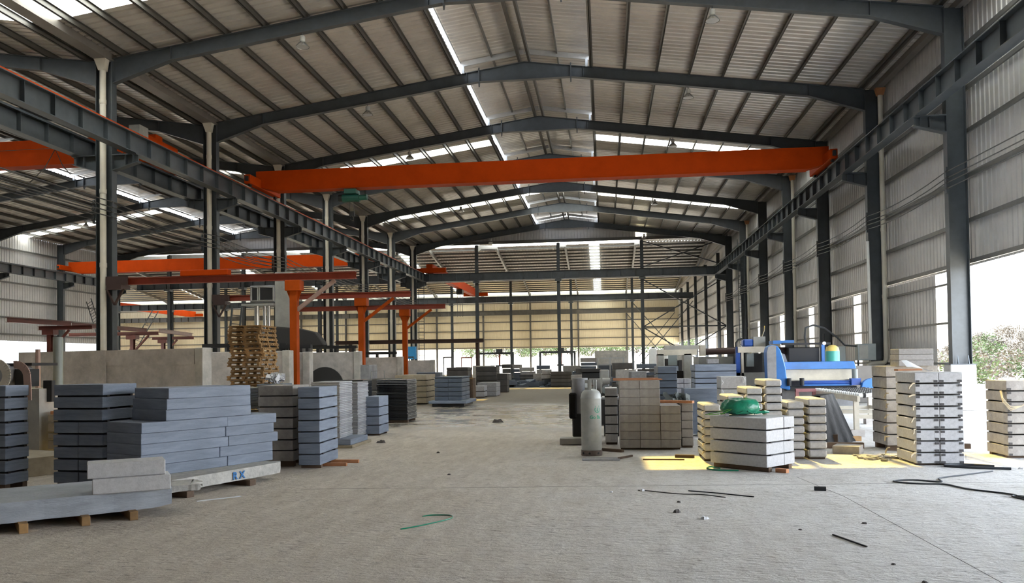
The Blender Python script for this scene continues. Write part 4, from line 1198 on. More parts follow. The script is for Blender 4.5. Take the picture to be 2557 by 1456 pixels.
tag(MB().tube([(11.2, 43.1, 0.1), (11.1, 43.0, 1.2), (11.15, 42.9, 3.0)], 0.06, 8).build('cable_bundle', M['cable'], smooth=True), 'black cable bundle beside the third right-wall column', 'cable')
o = MB().bx(8.9, 11.2, 32.4, 33.0, 0, 1.42).build('low_wall', M['gutter'], bevel=0.01)
tag(o, 'low brown wall behind the roller conveyor near the wall', 'wall')
# ------------------------------------------------------------------ stacked stone
def hv(h): return Vector((math.sin(R(h)), math.cos(R(h)), 0))
_cache = {}
def block_obj(name, cx, cy, z, rot, sx, sy, sz, m, bev=0.006):
    """One block: sx along its own x (heading rot+90), sy along heading rot."""
    key = (round(sx, 3), round(sy, 3), round(sz, 3), bev, m)
    if key not in _cache:
        mb = MB().bx(-sx / 2, sx / 2, -sy / 2, sy / 2, 0, sz)
        o = mb.build(name, M[m], bevel=bev, origin=(0, 0, 0))
        _cache[key] = o.data
    else:
        o = bpy.data.objects.new(name, _cache[key])
        COL.objects.link(o)
    o.location = (cx, cy, z)
    o.rotation_euler = (0, 0, -R(rot))
    return o
def stack(where, C, hR, wR, hL, wL, z0, courses, m='stone_blue', adj='grey', noun='block', group=None, gap=0.022,
          name='stone_block', jit=0.008, spacer=True, bev=0.006, base='timber'):
    """Near corner C, sides of length wR along heading hR and wL along heading hL. courses: bottom to top,
    each (thickness, pieces along R, pieces along L[, change of R end])."""
    u, v = hv(hR), hv(hL)
    z = z0
    n = len(courses)
    group = group or f'blocks of the {where}'
    C = Vector((C[0], C[1], 0))
    sgn = 1 if (u.x * v.y - u.y * v.x) > 0 else -1
    for i, c in enumerate(courses):
        th, nR, nL = c[0], c[1], c[2]
        ext = c[3] if len(c) > 3 else 0.0
        off = c[4] if len(c) > 4 else 0.0
        splits = nR if isinstance(nR, (list, tuple)) else [1.0 / nR] * nR
        ordn = from_top(n - 1 - i, n)
        a0 = 0.0
        L = wR + ext
        for a, fr in enumerate(splits):
            for b in range(nL):
                lr, ll = L * fr - 0.004, wL / nL - 0.004
                p = C + u * (off + a0 + L * fr / 2 + random.uniform(-jit, jit)) + v * (wL * (b + .5) / nL + random.uniform(-jit, jit) * .5)
                # own y axis along hR
                o = block_obj(name, p.x, p.y, z, hR, ll, lr, th, m, bev)
                q = []
                if len(splits) > 1: q.append(['near', 'far'][a])
                if nL > 1: q.append((['left', 'right'] if nL == 2 else ['left', 'middle', 'right'])[b if hL > 0 else nL - 1 - b])
                lab = ' '.join(q + [f'{ordn} {adj} {noun} in the {where}'])
                tag(o, lab, noun, group)
            a0 += L * fr
        if spacer and gap > 0.012 and i < n - 1:
            for k, fr in enumerate((0.16, 0.84)):
                p = C + u * (off + L * fr) + v * (wL * 0.5)
                s = block_obj('spacer_batten', p.x, p.y, z + th, hR, wL + 0.01, 0.05, gap, 'darkpad', 0)
                tag(s, f'{["near", "far"][k]} dark batten on {ordn} {noun}, {where}', 'batten', f'battens in the {where}')
        z += th + gap
    if z0 > 0.02 and base:
        for k, fr in enumerate((0.14, 0.86)):
            p = C + u * (wR * fr) + v * (wL * 0.5)
            s = block_obj('timber_bearer', p.x, p.y, 0, hR, wL - 0.03, 0.09, z0, 'wood_dark', 0.004)
            tag(s, f'{["near", "far"][k]} timber bearer under the {where}', 'timber', f'bearers under the {where}')
    return z
T = 0.150
# left cluster
stack('dark blue stack left of the long stepped pile', (-6.98, 10.51), 5, .72, -85, .80, .10, [(T, 1, 2)] * 5 + [(T, 1, 1)] * 3, 'stone_blue', 'blue-grey', gap=.026)
stack('dark blue stack cut off by the left picture edge', (-8.34, 10.36), 5, .42, -85, .95, .10, [(T, 1, 1)] * 8, 'stone_blue', 'blue-grey', gap=.026)
W3 = 'long stepped pile at the front left'
stack(W3, (-6.13, 10.05), 26, 2.24, -64, .80, .25, [(.143, (.62, .38), 1, -.02), (.143, (.56, .44), 1, -.02), (.143, (.60, .40), 1, .08), (.143, (.60, .40), 1, .0), (.143, (.60, .40), 1, .06)], 'stone_blue', 'blue-grey', gap=.002, spacer=False, base=None)
stack('top tier of the long stepped pile', (-5.965, 10.40), 26, 1.42, -64, .80, .976, [(.148, 1, 1, 0.02, -.02), (.148, 1, 1, .0, .0), (.148, 1, 1, -.03, .03)], 'stone_blue', 'blue-grey', gap=.002, spacer=False, base=None)
def ragged_slab(p0, h, L, depth, z0, z1, seed, rag_end=0.2):
    """Sawn slab lying flat with a broken end; p0 is the front corner, long edge along heading h."""
    rnd = random.Random(seed)
    u, v = hv(h), hv(h - 90)
    p0 = Vector((p0[0], p0[1], 0))
    pts = [p0]
    n = 14
    for k in range(1, n): pts.append(p0 + u * (L * k / n) + v * rnd.uniform(-.008, .008))
    m_ = 7
    for k in range(m_ + 1):
        pts.append(p0 + u * (L + rnd.uniform(-rag_end, 0.02)) + v * (depth * k / m_))
    for k in range(5, -1, -1): pts.append(p0 + u * (L * k / 6) + v * (depth + rnd.uniform(-.01, .01)))
    mb = MB()
    lo = [q + Vector((0, 0, z0 + rnd.uniform(0, .008) + (rnd.uniform(0, .05) if n <= i <= n + m_ else 0))) for i, q in enumerate(pts)]
    hi = [q + Vector((0, 0, z1)) for q in pts]
    k = len(pts)
    mb.add(lo + hi, [tuple(range(k - 1, -1, -1)), tuple(range(k, 2 * k))] + [(i, (i + 1) % k, k + (i + 1) % k, k + i) for i in range(k)])
    return mb
front_slab = o = ragged_slab((-7.35, 6.82), 48.5, 3.16, 1.25, .09, .31, 3, .14).build('stone_slab', M['stone_pale'])
tag(o, 'big pale blue-grey slab lying on timber feet at the front left', 'slab')
for k, (x, y) in enumerate(((-6.33, 8.08), (-5.92, 8.50), (-5.57, 8.83))):
    o = block_obj('timber_block', x, y, 0, 48, .9, .085, .10, 'wood', .004)
    tag(o, f'{up_to(k)} timber foot from the left under the big pale front slab', 'timber', 'timber feet under the front slab')
lip = ragged_slab((-5.25, 8.90), 62, .50, .5, .235, .31, 11, .12).build('broken_end', M['stone_rough'], front_slab)
for k, (z, C, Ln, nm) in enumerate(((.312, (-5.635, 8.295), .80, 'lower'), (.482, (-5.70, 8.30), .80, 'upper'))):
    u, v = hv(56), hv(-34)
    d = .36
    p = Vector((C[0], C[1], 0)) + u * Ln / 2 + v * d / 2
    o = block_obj('stone_block', p.x, p.y, z, 56, d, Ln, .168, 'stone_kerb', .008)
    tag(o, f'{nm} of two light grey blocks on the big front slab', 'block', 'two light grey blocks on the front slab')
slab_ref = o = ragged_slab((-5.58, 9.84), 19, 2.18, .80, .085, .25, 21, .16).build('stone_slab', M['stone_rough'])
tag(o, 'rough pale slab with blue paint marks under the long stepped pile', 'slab')
for k, (x, y) in enumerate(((-5.80, 10.15), (-5.42, 11.2))):
    o = block_obj('timber_block', x, y, 0, 19, .8, .12, .085, 'wood_dark', .004)
    tag(o, f'{["near", "far"][k]} dark timber foot under the blue-marked slab', 'timber', 'timber feet under the marked slab')
# painted marks on the slab's front edge
def paint_text(txt, size, loc, rotz, name, label, m, tilt=90):
    cu = bpy.data.curves.new(name, 'FONT')
    cu.body = txt
    cu.size = size
    cu.extrude = 0.002
    cu.offset = 0.004
    tmp = bpy.data.objects.new(name, cu)
    COL.objects.link(tmp)
    bpy.context.view_layer.update()
    me = bpy.data.meshes.new_from_object(tmp.evaluated_get(bpy.context.evaluated_depsgraph_get()))
    bpy.data.objects.remove(tmp)
    o = bpy.data.objects.new(name, me)
    me.materials.clear()
    me.materials.append(M[m])
    COL.objects.link(o)
    o.location = loc
    o.rotation_euler = (R(tilt), 0, rotz)
    return o
u19 = hv(19)
pm = Vector((-5.58, 9.84, 0)) + u19 * 1.05 - hv(-71) * 0.012
bx_marks = paint_text('R X', .145, (0, 0, 0), 0, 'paint_mark', '', 'bluemark')
bx_marks.location = Vector((pm.x, pm.y, .115)) - slab_ref.location
bx_marks.rotation_euler = (R(90), 0, R(90 - 19))
bx_marks.parent = slab_ref
bx_marks['label'] = 'blue painted letters'

stack('second stack right of the long stepped pile, left column', (-5.25, 13.10), 0, .75, -90, .62, .10, [(.165, 1, 1)] * 7, 'stone_warm', 'grey', gap=.020)
stack('bright-faced seven-block stack on the aisle, left side', (-4.70, 12.87), -2, 1.0, -90, .37, .06, [(.166, 1, 1)] * 7, 'stone_blue', 'blue-grey', gap=.021)
for k, (x, y) in enumerate(((-4.62, 13.25), (-4.55, 13.7))):
    o = block_obj('timber_bearer', x, y, 0, 90, .07, .5, .055, 'wood_orange', .004)
    tag(o, f'{["near", "far"][k]} orange timber end poking out under the bright-faced aisle stack', 'timber', 'timber ends under the bright-faced stack')
stack('dark thin-slab pile behind the long stepped pile', (-6.05, 13.2), 0, .7, -90, .55, .98, [(.042, 1, 1)] * 8, 'stone_dark', 'dark grey', 'slab', gap=.003, name='stone_slab', spacer=False, base=None)
stack('grey blocks carrying the dark thin-slab pile', (-6.05, 13.2), 0, .7, -90, .55, .10, [(.19, 1, 1)] * 4, 'stone_warm', 'grey', gap=.024)
# thin tile stacks along the aisle
stack('nearer thin-tile stack on the aisle', (-5.50, 16.25), -2, .95, -90, .62, .18, [(.0320, 1, 1)] * 33, 'tile_light', 'grey', 'tile', gap=.004, name='stone_tile', spacer=False, bev=0.009, jit=.016, base=None)
o = block_obj('stone_slab', -5.66, 16.72, .06, 0, .86, 1.2, .115, 'stone_blue')
tag(o, 'flat grey slab under the nearer thin-tile stack', 'slab')
o = block_obj('stone_slab', -5.64, 16.75, 0, 0, .92, 1.35, .058, 'stone_tan')
tag(o, 'tan slab flat on the floor under the nearer thin-tile stack', 'slab')
stack('farther thin-tile stack on the aisle', (-5.72, 18.2), -2, .95, -90, .36, .05, [(.0320, 1, 1)] * 35, 'tile_light', 'grey', 'tile', gap=.004, name='stone_tile', spacer=False, bev=0.009, jit=.016)
stack('low four-block stack past the thin tiles', (-5.43, 18.94), 0, .85, -90, .36, .04, [(.20, 1, 1), (.20, 1, 1), (.20, 1, 1), (.24, 1, 1)], 'stone_blue', 'grey', gap=.02)
stack('dark tile pile behind the four-block stack', (-6.65, 21.6), 0, .9, -90, .7, .05, [(.048, 1, 1)] * 25, 'stone_black', 'dark', 'tile', gap=.002, name='stone_tile', spacer=False, bev=.003)
stack('tall glossy black slab pile on the aisle', (-5.76, 23.05), 0, 1.2, -90, .92, .08, [(.036, 1, 1)] * 28, 'stone_black', 'black', 'slab', gap=.0065, name='stone_slab', spacer=False, bev=.006, jit=.03)
stack('half-tan block pile behind the black slabs', (-7.55, 33.5), 0, 1.9, -90, 1.35, .06, [(.22, 1, 1)] * 5, 'stone_tan', 'tan', gap=.025)
stack('wet blue block pile beyond the black slabs', (-5.72, 31.9), 0, 1.9, -90, 1.12, .24, [(.163, 2, 2)] * 5 + [(.06, 1, 1)], 'stone_dark', 'dark blue', gap=.016, spacer=False, base=None, bev=.015)
o = block_obj('stone_slab', -6.25, 32.75, .12, 0, 1.55, 2.4, .12, 'stone_blue', .02)
tag(o, 'wide pale-edged slab under the wet blue block pile', 'slab')
o = block_obj('stone_slab', -6.25, 32.75, 0, 0, 1.3, 2.1, .12, 'stone_black')
tag(o, 'dark support slab at the very bottom of the wet blue pile', 'slab')
t = thing('slat_crate', 'brown wooden slat crate beyond the wet blue block pile', 'crate', (-6.2, 36.6, 0))
for k in range(7):
    x = -6.45 + .40 * k / 6
    MB().bx(x - .022, x + .022, 36.5, 36.53, .06, 1.0).build('slat', M['wood_dark'], t)
MB().bx(-6.47, -6.03, 36.54, 37.3, .06, 1.04).build('box', M['wood_dark'], t)
MB().bx(-6.5, -6.0, 36.45, 37.35, 0, .06).build('skid', M['wood'], t)
MB().bx(-6.48, -6.02, 36.46, 36.5, 1.0, 1.07).build('top_rail', M['wood'], t)
stack('low two-block stack beyond the slat crate', (-6.02, 39.8), 0, 1.1, -90, .58, .05, [(.25, 1, 1), (.25, 1, 1)], 'stone_grey', 'grey', gap=.03)
stack('three-course pile beyond the two-block stack', (-5.62, 41.4), 0, 1.6, -90, 1.0, .03, [(.22, 1, 1)] * 3, 'stone_grey', 'grey', gap=.012)
stack('dark overhanging pile behind the slat crate', (-7.9, 46.0), 0, 1.4, -90, 1.25, .06, [(.3, 1, 1)] * 4 + [(.16, 1, 1, .3)], 'stone_dusk', 'dark grey', gap=.02)
stack('tall dark pile far along the left aisle', (-6.7, 49.6), 0, 1.5, -90, 1.3, .06, [(.27, 1, 1)] * 5, 'stone_dusk', 'dark grey', gap=.025)
stack('narrow dark column stack at the aisle bend', (-5.68, 46.6), 0, 1.0, -90, .6, .04, [(.35, 1, 1)] * 3, 'stone_dusk', 'dark grey', gap=.01)

# yellowish pile between the two left stacks
stack('sunlit tan pile behind the two left stacks', (-9.3, 13.7), 0, 1.2, -90, .88, .08, [(.13, 1, 1), (.16, 1, 1), (.1, 1, 1), (.16, 1, 1), (.12, 1, 1)], 'stone_tan', 'tan', gap=.03)
o = block_obj('wooden_plank', -9.75, 13.95, .87, 88, .22, .95, .06, 'wood_orange', .003)
tag(o, 'orange wooden plank on top of the sunlit tan pile', 'plank')
o = block_obj('stone_slab', -9.6, 12.4, .0, 20, 1.4, 1.0, .30, 'stone_tan')
tag(o, 'low tan slab in front of the sunlit tan pile', 'slab')
# grinding machine half out of frame on the left
t = thing('edge_polisher', 'machine with pale curved belt guard peeping over the leftmost stack', 'machine', (-10.6, 13.8, 0))
MB().bx(-11.3, -10.35, 13.7, 14.6, 0, 1.35).build('body', M['machgrey'], t)
MB().cyl((-10.95, 13.5, 1.62), (-10.95, 14.1, 1.62), .20, 24).build('motor', M['dustgrey'], t, smooth=True)
MB().bx(-10.72, -10.5, 13.55, 13.9, 1.40, 1.72).build('motor_fins', M['black'], t)
arc = [(-10.62 + .22 * math.cos(R(a)), 13.45, 1.58 + .22 * math.sin(R(a))) for a in range(100, -5, -10)] + [(-10.39, 13.45, 1.45), (-10.38, 13.45, 1.15)]
b = MB()
for p, q in zip(arc[:-1], arc[1:]): b.bar(p, q, .14, .02, (0, 1, 0.01))
b.build('belt_guard', M['pinkbrace'], t)
b = MB()
for a in range(110, -60, -10):
    p = (-11.0 + .24 * math.cos(R(a)), 13.4, 1.6 + .24 * math.sin(R(a)))
    q = (-11.0 + .24 * math.cos(R(a - 10)), 13.4, 1.6 + .24 * math.sin(R(a - 10)))
    b.bar(p, q, .16, .02, (0, 1, 0.01))
b.build('cream_cover', M['cream'], t)
MB().bx(-10.42, -10.25, 13.9, 14.0, 1.1, 1.5).build('dark_plate', M['black'], t)
MB().bx(-11.1, -10.42, 13.6, 14.3, 1.78, 1.83).build('dark_cover', M['black'], t)
MB().cyl((-10.98, 14.5, 1.3), (-10.98, 14.5, 2.1), .045, 8).build('orange_bar', M['pinkbrace'], t)
MB().cyl((-10.85, 14.9, 1.3), (-10.85, 14.9, 2.35), .09, 12).build('dark_cylinder', M['cabgrey'], t, smooth=True)

# ------------------------------------------------------------------ gas cylinder
cx, cy = -0.27, 14.85
t = thing('gas_cylinder', 'tall grey gas cylinder with green lettering standing at the aisle edge', 'gas cylinder', (cx, cy, 0))
rb = 0.186
prof = [(rb - .012, .085), (rb, .12), (rb, 1.02), (rb + .004, 1.03), (rb + .004, 1.05), (rb, 1.06), (rb - .01, 1.12), (rb - .035, 1.165), (rb - .075, 1.195), (.055, 1.215)]
MB().lathe(prof, (cx, cy, 0), 40).build('body', M['cylpaint'], t, smooth=True)
fr = MB().lathe([(rb + .006, 0), (rb + .006, .10), (rb - .006, .10), (rb - .006, 0)], (cx, cy, 0), 36, cap=False)
fo = fr.build('foot_ring', M['cylrust'], t, smooth=True)
h = MB()
for a in (-140, -100, -50): h.cyl((cx + (rb - .01) * math.cos(R(a)), cy + (rb - .01) * math.sin(R(a)), .05), (cx + (rb + .008) * math.cos(R(a)), cy + (rb + .008) * math.sin(R(a)), .05), .02, 10)
h.build('vent_hole', M['black'], fo)
# valve guard: a collar open at front right with an arm-hole
g = MB()
rg = .108
def arc_plate(mb, r, a0, a1, z0, z1, th=.006, n=10):
    for k in range(n):
        b0, b1 = R(a0 + (a1 - a0) * k / n), R(a0 + (a1 - a0) * (k + 1) / n)
        p = [(cx + rr * math.cos(bb), cy + rr * math.sin(bb), z) for z in (z0, z1) for rr, bb in ((r, b0), (r, b1), (r - th, b1), (r - th, b0))]
        mb.add(p, [(0, 3, 2, 1), (4, 5, 6, 7), (0, 1, 5, 4), (1, 2, 6, 5), (2, 3, 7, 6), (3, 0, 4, 7)])
arc_plate(g, rg, 150, 275, 1.17, 1.235)
arc_plate(g, rg, 150, 275, 1.315, 1.375)
arc_plate(g, rg, 150, 192, 1.235, 1.315)
arc_plate(g, rg, 238, 278, 1.235, 1.315)
arc_plate(g, rg, -20, 40, 1.345, 1.375)
arc_plate(g, rg, -20, -8, 1.17, 1.345)
arc_plate(g, rg, 20, 40, 1.17, 1.345)
arc_plate(g, rg, 60, 150, 1.17, 1.375)
g.build('valve_guard', M['cylpaint'], t)
v = MB().cyl((cx, cy, 1.2), (cx, cy, 1.32), .022, 10).cyl((cx - .05, cy, 1.27), (cx + .05, cy, 1.27), .014, 8)
v.build('valve', M['cylrust'], t, smooth=True)
def wrap_text(txt, size, a0, z0, r, name, parent):
    cu = bpy.data.curves.new(name, 'FONT')
    cu.body = txt
    cu.size = size
    cu.offset = 0.002
    tmp = bpy.data.objects.new(name, cu)
    COL.objects.link(tmp)
    bpy.context.view_layer.update()
    me = bpy.data.meshes.new_from_object(tmp.evaluated_get(bpy.context.evaluated_depsgraph_get()))
    bpy.data.objects.remove(tmp)
    bm = bmesh.new()
    bm.from_mesh(me)
    bmesh.ops.subdivide_edges(bm, edges=[e for e in bm.edges if e.calc_length() > .02], cuts=2)
    bmesh.ops.triangulate(bm, faces=bm.faces)
    for q in bm.verts:
        a = R(a0) + q.co.x / r
        q.co = Vector((r * math.cos(a), r * math.sin(a), z0 + q.co.y))
    bm.to_mesh(me)
    bm.free()
    me.materials.clear()
    me.materials.append(M['greenprint'])
    o = bpy.data.objects.new(name, me)
    COL.objects.link(o)
    o.parent = parent
    return o
wrap_text('Go Ba', .085, -97, .675, rb + .0025, 'lettering', t)
e = MB()
for k in range(16):
    for r0, r1, z0_ in ((.045, .058, .84),):
        a, b_ = R(22.5 * k), R(22.5 * (k + 1))
        if 2 <= k <= 5: continue
        q = []
        for rr, aa in ((r0, a), (r1, a), (r1, b_), (r0, b_)):
            th = R(-52) + rr * math.cos(aa) / rb
            q.append((cx + (rb + .0025) * math.cos(th), cy + (rb + .0025) * math.sin(th), z0_ + rr * math.sin(aa)))
        e.add(q, [(0, 1, 2, 3)])
for (a0, a1, z0_, z1_) in ((-66, -38, .895, .908), (-58, -46, .825, .835), (-54, -50, .80, .875)):
    q = [(cx + (rb + .0025) * math.cos(R(a)), cy + (rb + .0025) * math.sin(R(a)), z) for a, z in ((a0, z0_), (a1, z0_), (a1, z1_), (a0, z1_))]
    e.add(q, [(0, 1, 2, 3)])
e.build('emblem', M['greenprint'], t)

# ------------------------------------------------------------------ right-hand stacks
Wq = 'square-fronted stack beside the gas cylinder'
ths = [(.158, 1, 3)] * 5
z = stack(Wq, (0.26, 15.71), 0, .95, 90, 1.16, .04, ths, 'stone_warm', 'warm-grey', gap=.004, spacer=False)
z2_ = stack('upper part of the square-fronted stack', (0.26, 15.71), 0, .95, 90, .775, z, [(.158, 1, 2)] * 3 + [(.162, 1, 2)][:0], 'stone_warm', 'warm-grey', gap=.004, spacer=False, base=None)
stack('half-hidden stack left of the square-fronted one', (-.02, 16.7), 0, .7, 90, .26, .05, [(.16, 1, 1)] * 6, 'stone_kerb', 'pale grey', gap=.03)
for k, (x, y, h, L) in enumerate(((.62, 15.9, 84, .95), (.55, 16.1, 97, .8), (.72, 16.25, 88, .75), (.6, 16.4, 92, .9))):
    o = block_obj('wooden_plank', x, y, z2_, h, .11, L, .022 + .012 * (k % 2), 'wood_orange', .002)
    tag(o, f'{up_to(k)} orange plank from the front on top of the square-fronted stack', 'plank', 'orange planks on the square-fronted stack')
o = block_obj('wooden_plank', 1.30, 16.25, .872, 120, .10, .9, .05, 'wood_orange', .002)
tag(o, 'tilted orange-brown plank behind the right of the square-fronted stack', 'plank')
stack('narrow stack between the square-fronted stack and the kerbs', (1.47, 16.1), 0, .5, 90, .22, .04, [(.155, 1, 1)] * 5, 'stone_warm', 'grey', gap=.012)
# bundles of kerbs, ends to the camera
kk = dict(m='stone_kerb', noun='kerb', name='kerb_stone', gap=.020, bev=.022, jit=.006)
pitch = .137
for (x, w, top, y, nm) in ((1.63, .28, .98, 13.89, 'leftmost column of the kerb steps'), (2.04, .27, 1.12, 14.0, 'second column of the kerb steps'),
                           (2.37, .27, 1.25, 14.1, 'third column of the kerb steps'), (2.70, .28, 1.38, 14.18, 'tallest column of the kerb steps'),
                           (3.06, .28, 1.00, 14.18, 'column right of the tallest kerb column'), (3.40, .30, 1.05, 14.18, 'rightmost column of the kerb steps')):
    n = int(round((top - .04) / pitch))
    th = (top - .04) / n - .020
    stack(nm, (x, y), 0, 1.0, 90, w, .04, [(th, 1, 1)] * n, adj='grey', group='kerbs in the stepped columns', **kk)
# front block stack with the green bundle
Wf = 'front four-block stack carrying the green bundle'
stack(Wf, (2.39, 12.52), 43, .78, -47, 1.02, .075, [(.170, (.62, .38), 1)] * 4, 'stone_kerb', 'light grey', gap=.020)
# green plastic bundle
gb = (2.13, 13.25, .83)
t = thing('strapping_bundle', 'bundle of shiny green plastic strapping on the front four-block stack', 'bundle', gb)
rnd = random.Random(4)
pr_ = [(.10, 0), (.235, .02), (.265, .07), (.25, .13), (.20, .165), (.10, .18), (.01, .18)]
mbg = MB().lathe([(r, z) for r, z in pr_], gb, 32)
for q in mbg.v:
    d = q - Vector(gb)
    d *= 1 + rnd.uniform(-.05, .05)
    q.x, q.y, q.z = gb[0] + d.x * 1.15, gb[1] + d.y * .95, gb[2] + max(0, d.z) * 1.4
mbg.build('wrapped_coil', M['greenwrap'], t, smooth=True)
lp = MB()
for k in range(6):
    a = rnd.uniform(0, 6.28)
    lp.tube([(gb[0] + .26 * math.cos(a + j * .35), gb[1] + .24 * math.sin(a + j * .35), gb[2] + .02 + .05 * abs(math.sin(j * 1.1 + k))) for j in range(7)], .012, 5)
lp.tube([(gb[0] + .22, gb[1] - .1, gb[2] + .03), (gb[0] + .36, gb[1] - .06, gb[2] + .05), (gb[0] + .44, gb[1] + .02, gb[2] + .04), (gb[0] + .36, gb[1] + .08, gb[2] + .02)], .02, 6)
lp.build('loose_strap', M['greenwrap'], t)
rp = MB()
for k in range(5):
    rp.tube([(gb[0] - .08 + .02 * k, gb[1] - .15, gb[2] + .16), (gb[0] - .03 + .03 * k, gb[1] - .05, gb[2] + .235 + .01 * k), (gb[0] + .05 + .01 * k, gb[1] + .05, gb[2] + .19)], .007, 5)
rp.tube([(gb[0] - .55, gb[1] - .02, gb[2] + .004), (gb[0] - .35, gb[1] - .1, gb[2] + .05), (gb[0] - .18, gb[1] - .2, gb[2] + .1), (gb[0] + .04, gb[1] - .1, gb[2] + .2)], .007, 5)
rp.tube([(gb[0] - .50, gb[1] - .1, gb[2] + .004), (gb[0] - .3, gb[1] - .2, gb[2] + .03), (gb[0] - .1, gb[1] - .22, gb[2] + .13)], .007, 5)
rp.build('green_tie', M['greenrope'], t)
o = MB().bx(1.86, 1.92, 12.98, 13.02, .822, .86).build('stone_chip', M['stone_grey'])
tag(o, 'tiny grey stone chip on the front edge of the green bundle stack', 'stone chip')
for k, (a, b_) in enumerate((((2.86, 12.9, .0), .07), ((2.2, 12.66, .0), .075))):
    pass
# tall double stack on the right
Wt = 'tall double stack at the right'
stack(Wt, (4.85, 13.43), 0, .85, 90, .72, .03, [(.158, 1, 2)] * 8, 'stone_kerb', 'grey', gap=.024, bev=.008)
# dark protective pads on block corners
def pads(C, hw, n, z0, th, gap, cols, colw, where, depth_y):
    k = 0
    for i in range(n):
        for c in range(cols):
            for sx in (0, 1):
                for sz in (0, 1):
                    if i == n - 1 and sz == 1: continue
                    x = C[0] + c * colw + (.045 if sx == 0 else colw - .045)
                    z = z0 + i * (th + gap) + (.022 if sz == 0 else th - .022)
                    yield x, C[1] - .004, z, i, c, sx, sz
for x, y, z, i, c, sx, sz in pads((4.85, 13.43), .72, 8, .03, .158, .024, 2, .36, Wt, .85):
    o = block_obj('corner_pad', x, y, z - .017, 0, .055, .010, .034, 'pad', 0)
    tag(o, f'{["bottom", "top"][sz]}-{["left", "right"][sx]} pad, {["left", "right"][c]} {from_top(7 - i, 8)} block of the tall double stack', 'pad', 'dark corner pads of the tall double stack')
stack('slim stack half hidden behind the tall double stack', (5.10, 15.5), 0, .8, 90, .9, .10, [(.192, 1, 1)] * 7, 'stone_warm', 'grey', gap=.018)
stack('three blocks on top of the slim hidden stack', (5.30, 15.45), 0, .45, 105, .60, 1.55, [(.105, 1, 1), (.095, 1, 1), (.10, 1, 1)], 'stone_grey', 'grey', gap=.006, base=None, spacer=False)
o = block_obj('wooden_plank', 5.05, 14.25, 1.485, 80, .12, .42, .03, 'wood_orange', .002)
tag(o, 'short orange plank on top of the tall double stack', 'plank')
sh = MB()
rnd = random.Random(9)
P0 = Vector((4.78, 13.55, 1.49))
G_ = [[P0 + Vector((.42 * i / 5 , .25 * j / 4, (.17 if i < 2 else .17 - .05 * (i - 1)) * (0.35 + .65 * j / 4) * (1 if i < 5 else .3) + rnd.uniform(0, .012))) for i in range(6)] for j in range(5)]
vv = [p for row in G_ for p in row]
sh.add(vv, [(j * 6 + i, j * 6 + i + 1, (j + 1) * 6 + i + 1, (j + 1) * 6 + i) for j in range(4) for i in range(5)])
tag(sh.build('plastic_sheet', M['whiteplastic'], smooth=True), 'white plastic sheet flapping on the corner of the tall double stack', 'plastic sheet')
# pale foam strips hanging between courses
fs = [(4.84, 13.44, i) for i in range(1, 8)] + [(4.69, 14.2, i) for i in range(1, 7)]
for k, (x, y, i) in enumerate(fs):
    z = .03 + i * .182
    a = rnd.uniform(-.05, .02)
    b = MB().tube([(x + .03, y + .03, z - .012), (x - .02, y - .02, z - .01), (x - .05 + a, y - .05, z - .05 + rnd.uniform(-.02, .05)), (x - .06 + a, y - .06, z - .09 + rnd.uniform(-.02, .06))], [.008, .012, .016, .010], 6)
    o = b.build('foam_strip', M['foam'])
    s = 'front edge' if k < 7 else 'left rear edge'
    tag(o, f'{up_to(k if k < 7 else k - 7)} pale foam strip up on the {s} of the tall double stack', 'foam strip', 'foam strips on the tall double stack')
ks = [(1.63, 13.89, i, 'leftmost') for i in range(1, 7)] + [(2.37, 14.1, i, 'third') for i in range(6, 9)] + [(2.70, 14.18, i, 'tallest') for i in range(5, 10)] + [(3.06, 14.18, i, 'fifth') for i in range(4, 7)]
for x, y, i, nm in ks:
    z = .04 + i * .1345
    b = MB().tube([(x + .03, y + .06, z - .012), (x - .012, y - .0, z - .01), (x - .03, y - .02, z - .045)], [.007, .012, .012], 6)
    o = b.build('foam_strip', M['foam'])
    tag(o, f'pale foam strip above the {up_to(i-1)} kerb of the {nm} kerb column', 'foam strip', 'foam strips in the kerb columns')
stack('stack cut by the right picture edge', (6.65, 14.39), 0, .75, 90, .75, .04, [(.16, 1, 2)] * 7, 'stone_warm', 'dark grey', gap=.022)
for x, y, z, i, c, sx, sz in pads((6.65, 14.39), .75, 7, .04, .16, .022, 1, .375, '', .75):
    o = block_obj('corner_pad', x, y, z - .017, 0, .055, .010, .034, 'pad', 0)
    tag(o, f'{["bottom", "top"][sz]}-{["left", "right"][sx]} pad, {from_top(6 - i, 7)} block of the right-edge stack', 'pad', 'dark corner pads of the right-edge stack')
rp = MB()
for k in range(3):
    rp.tube([(6.62, 14.5 + .02 * k, 1.12), (6.58, 14.36, 1.0 - .03 * k), (6.68, 14.33, .86 - .03 * k), (6.86, 14.34, .87), (6.95, 14.35, .93)], .008, 5)
tag(rp.build('strapping_loops', M['foam']), 'pale strapping loops hanging on the right-edge stack', 'strap')
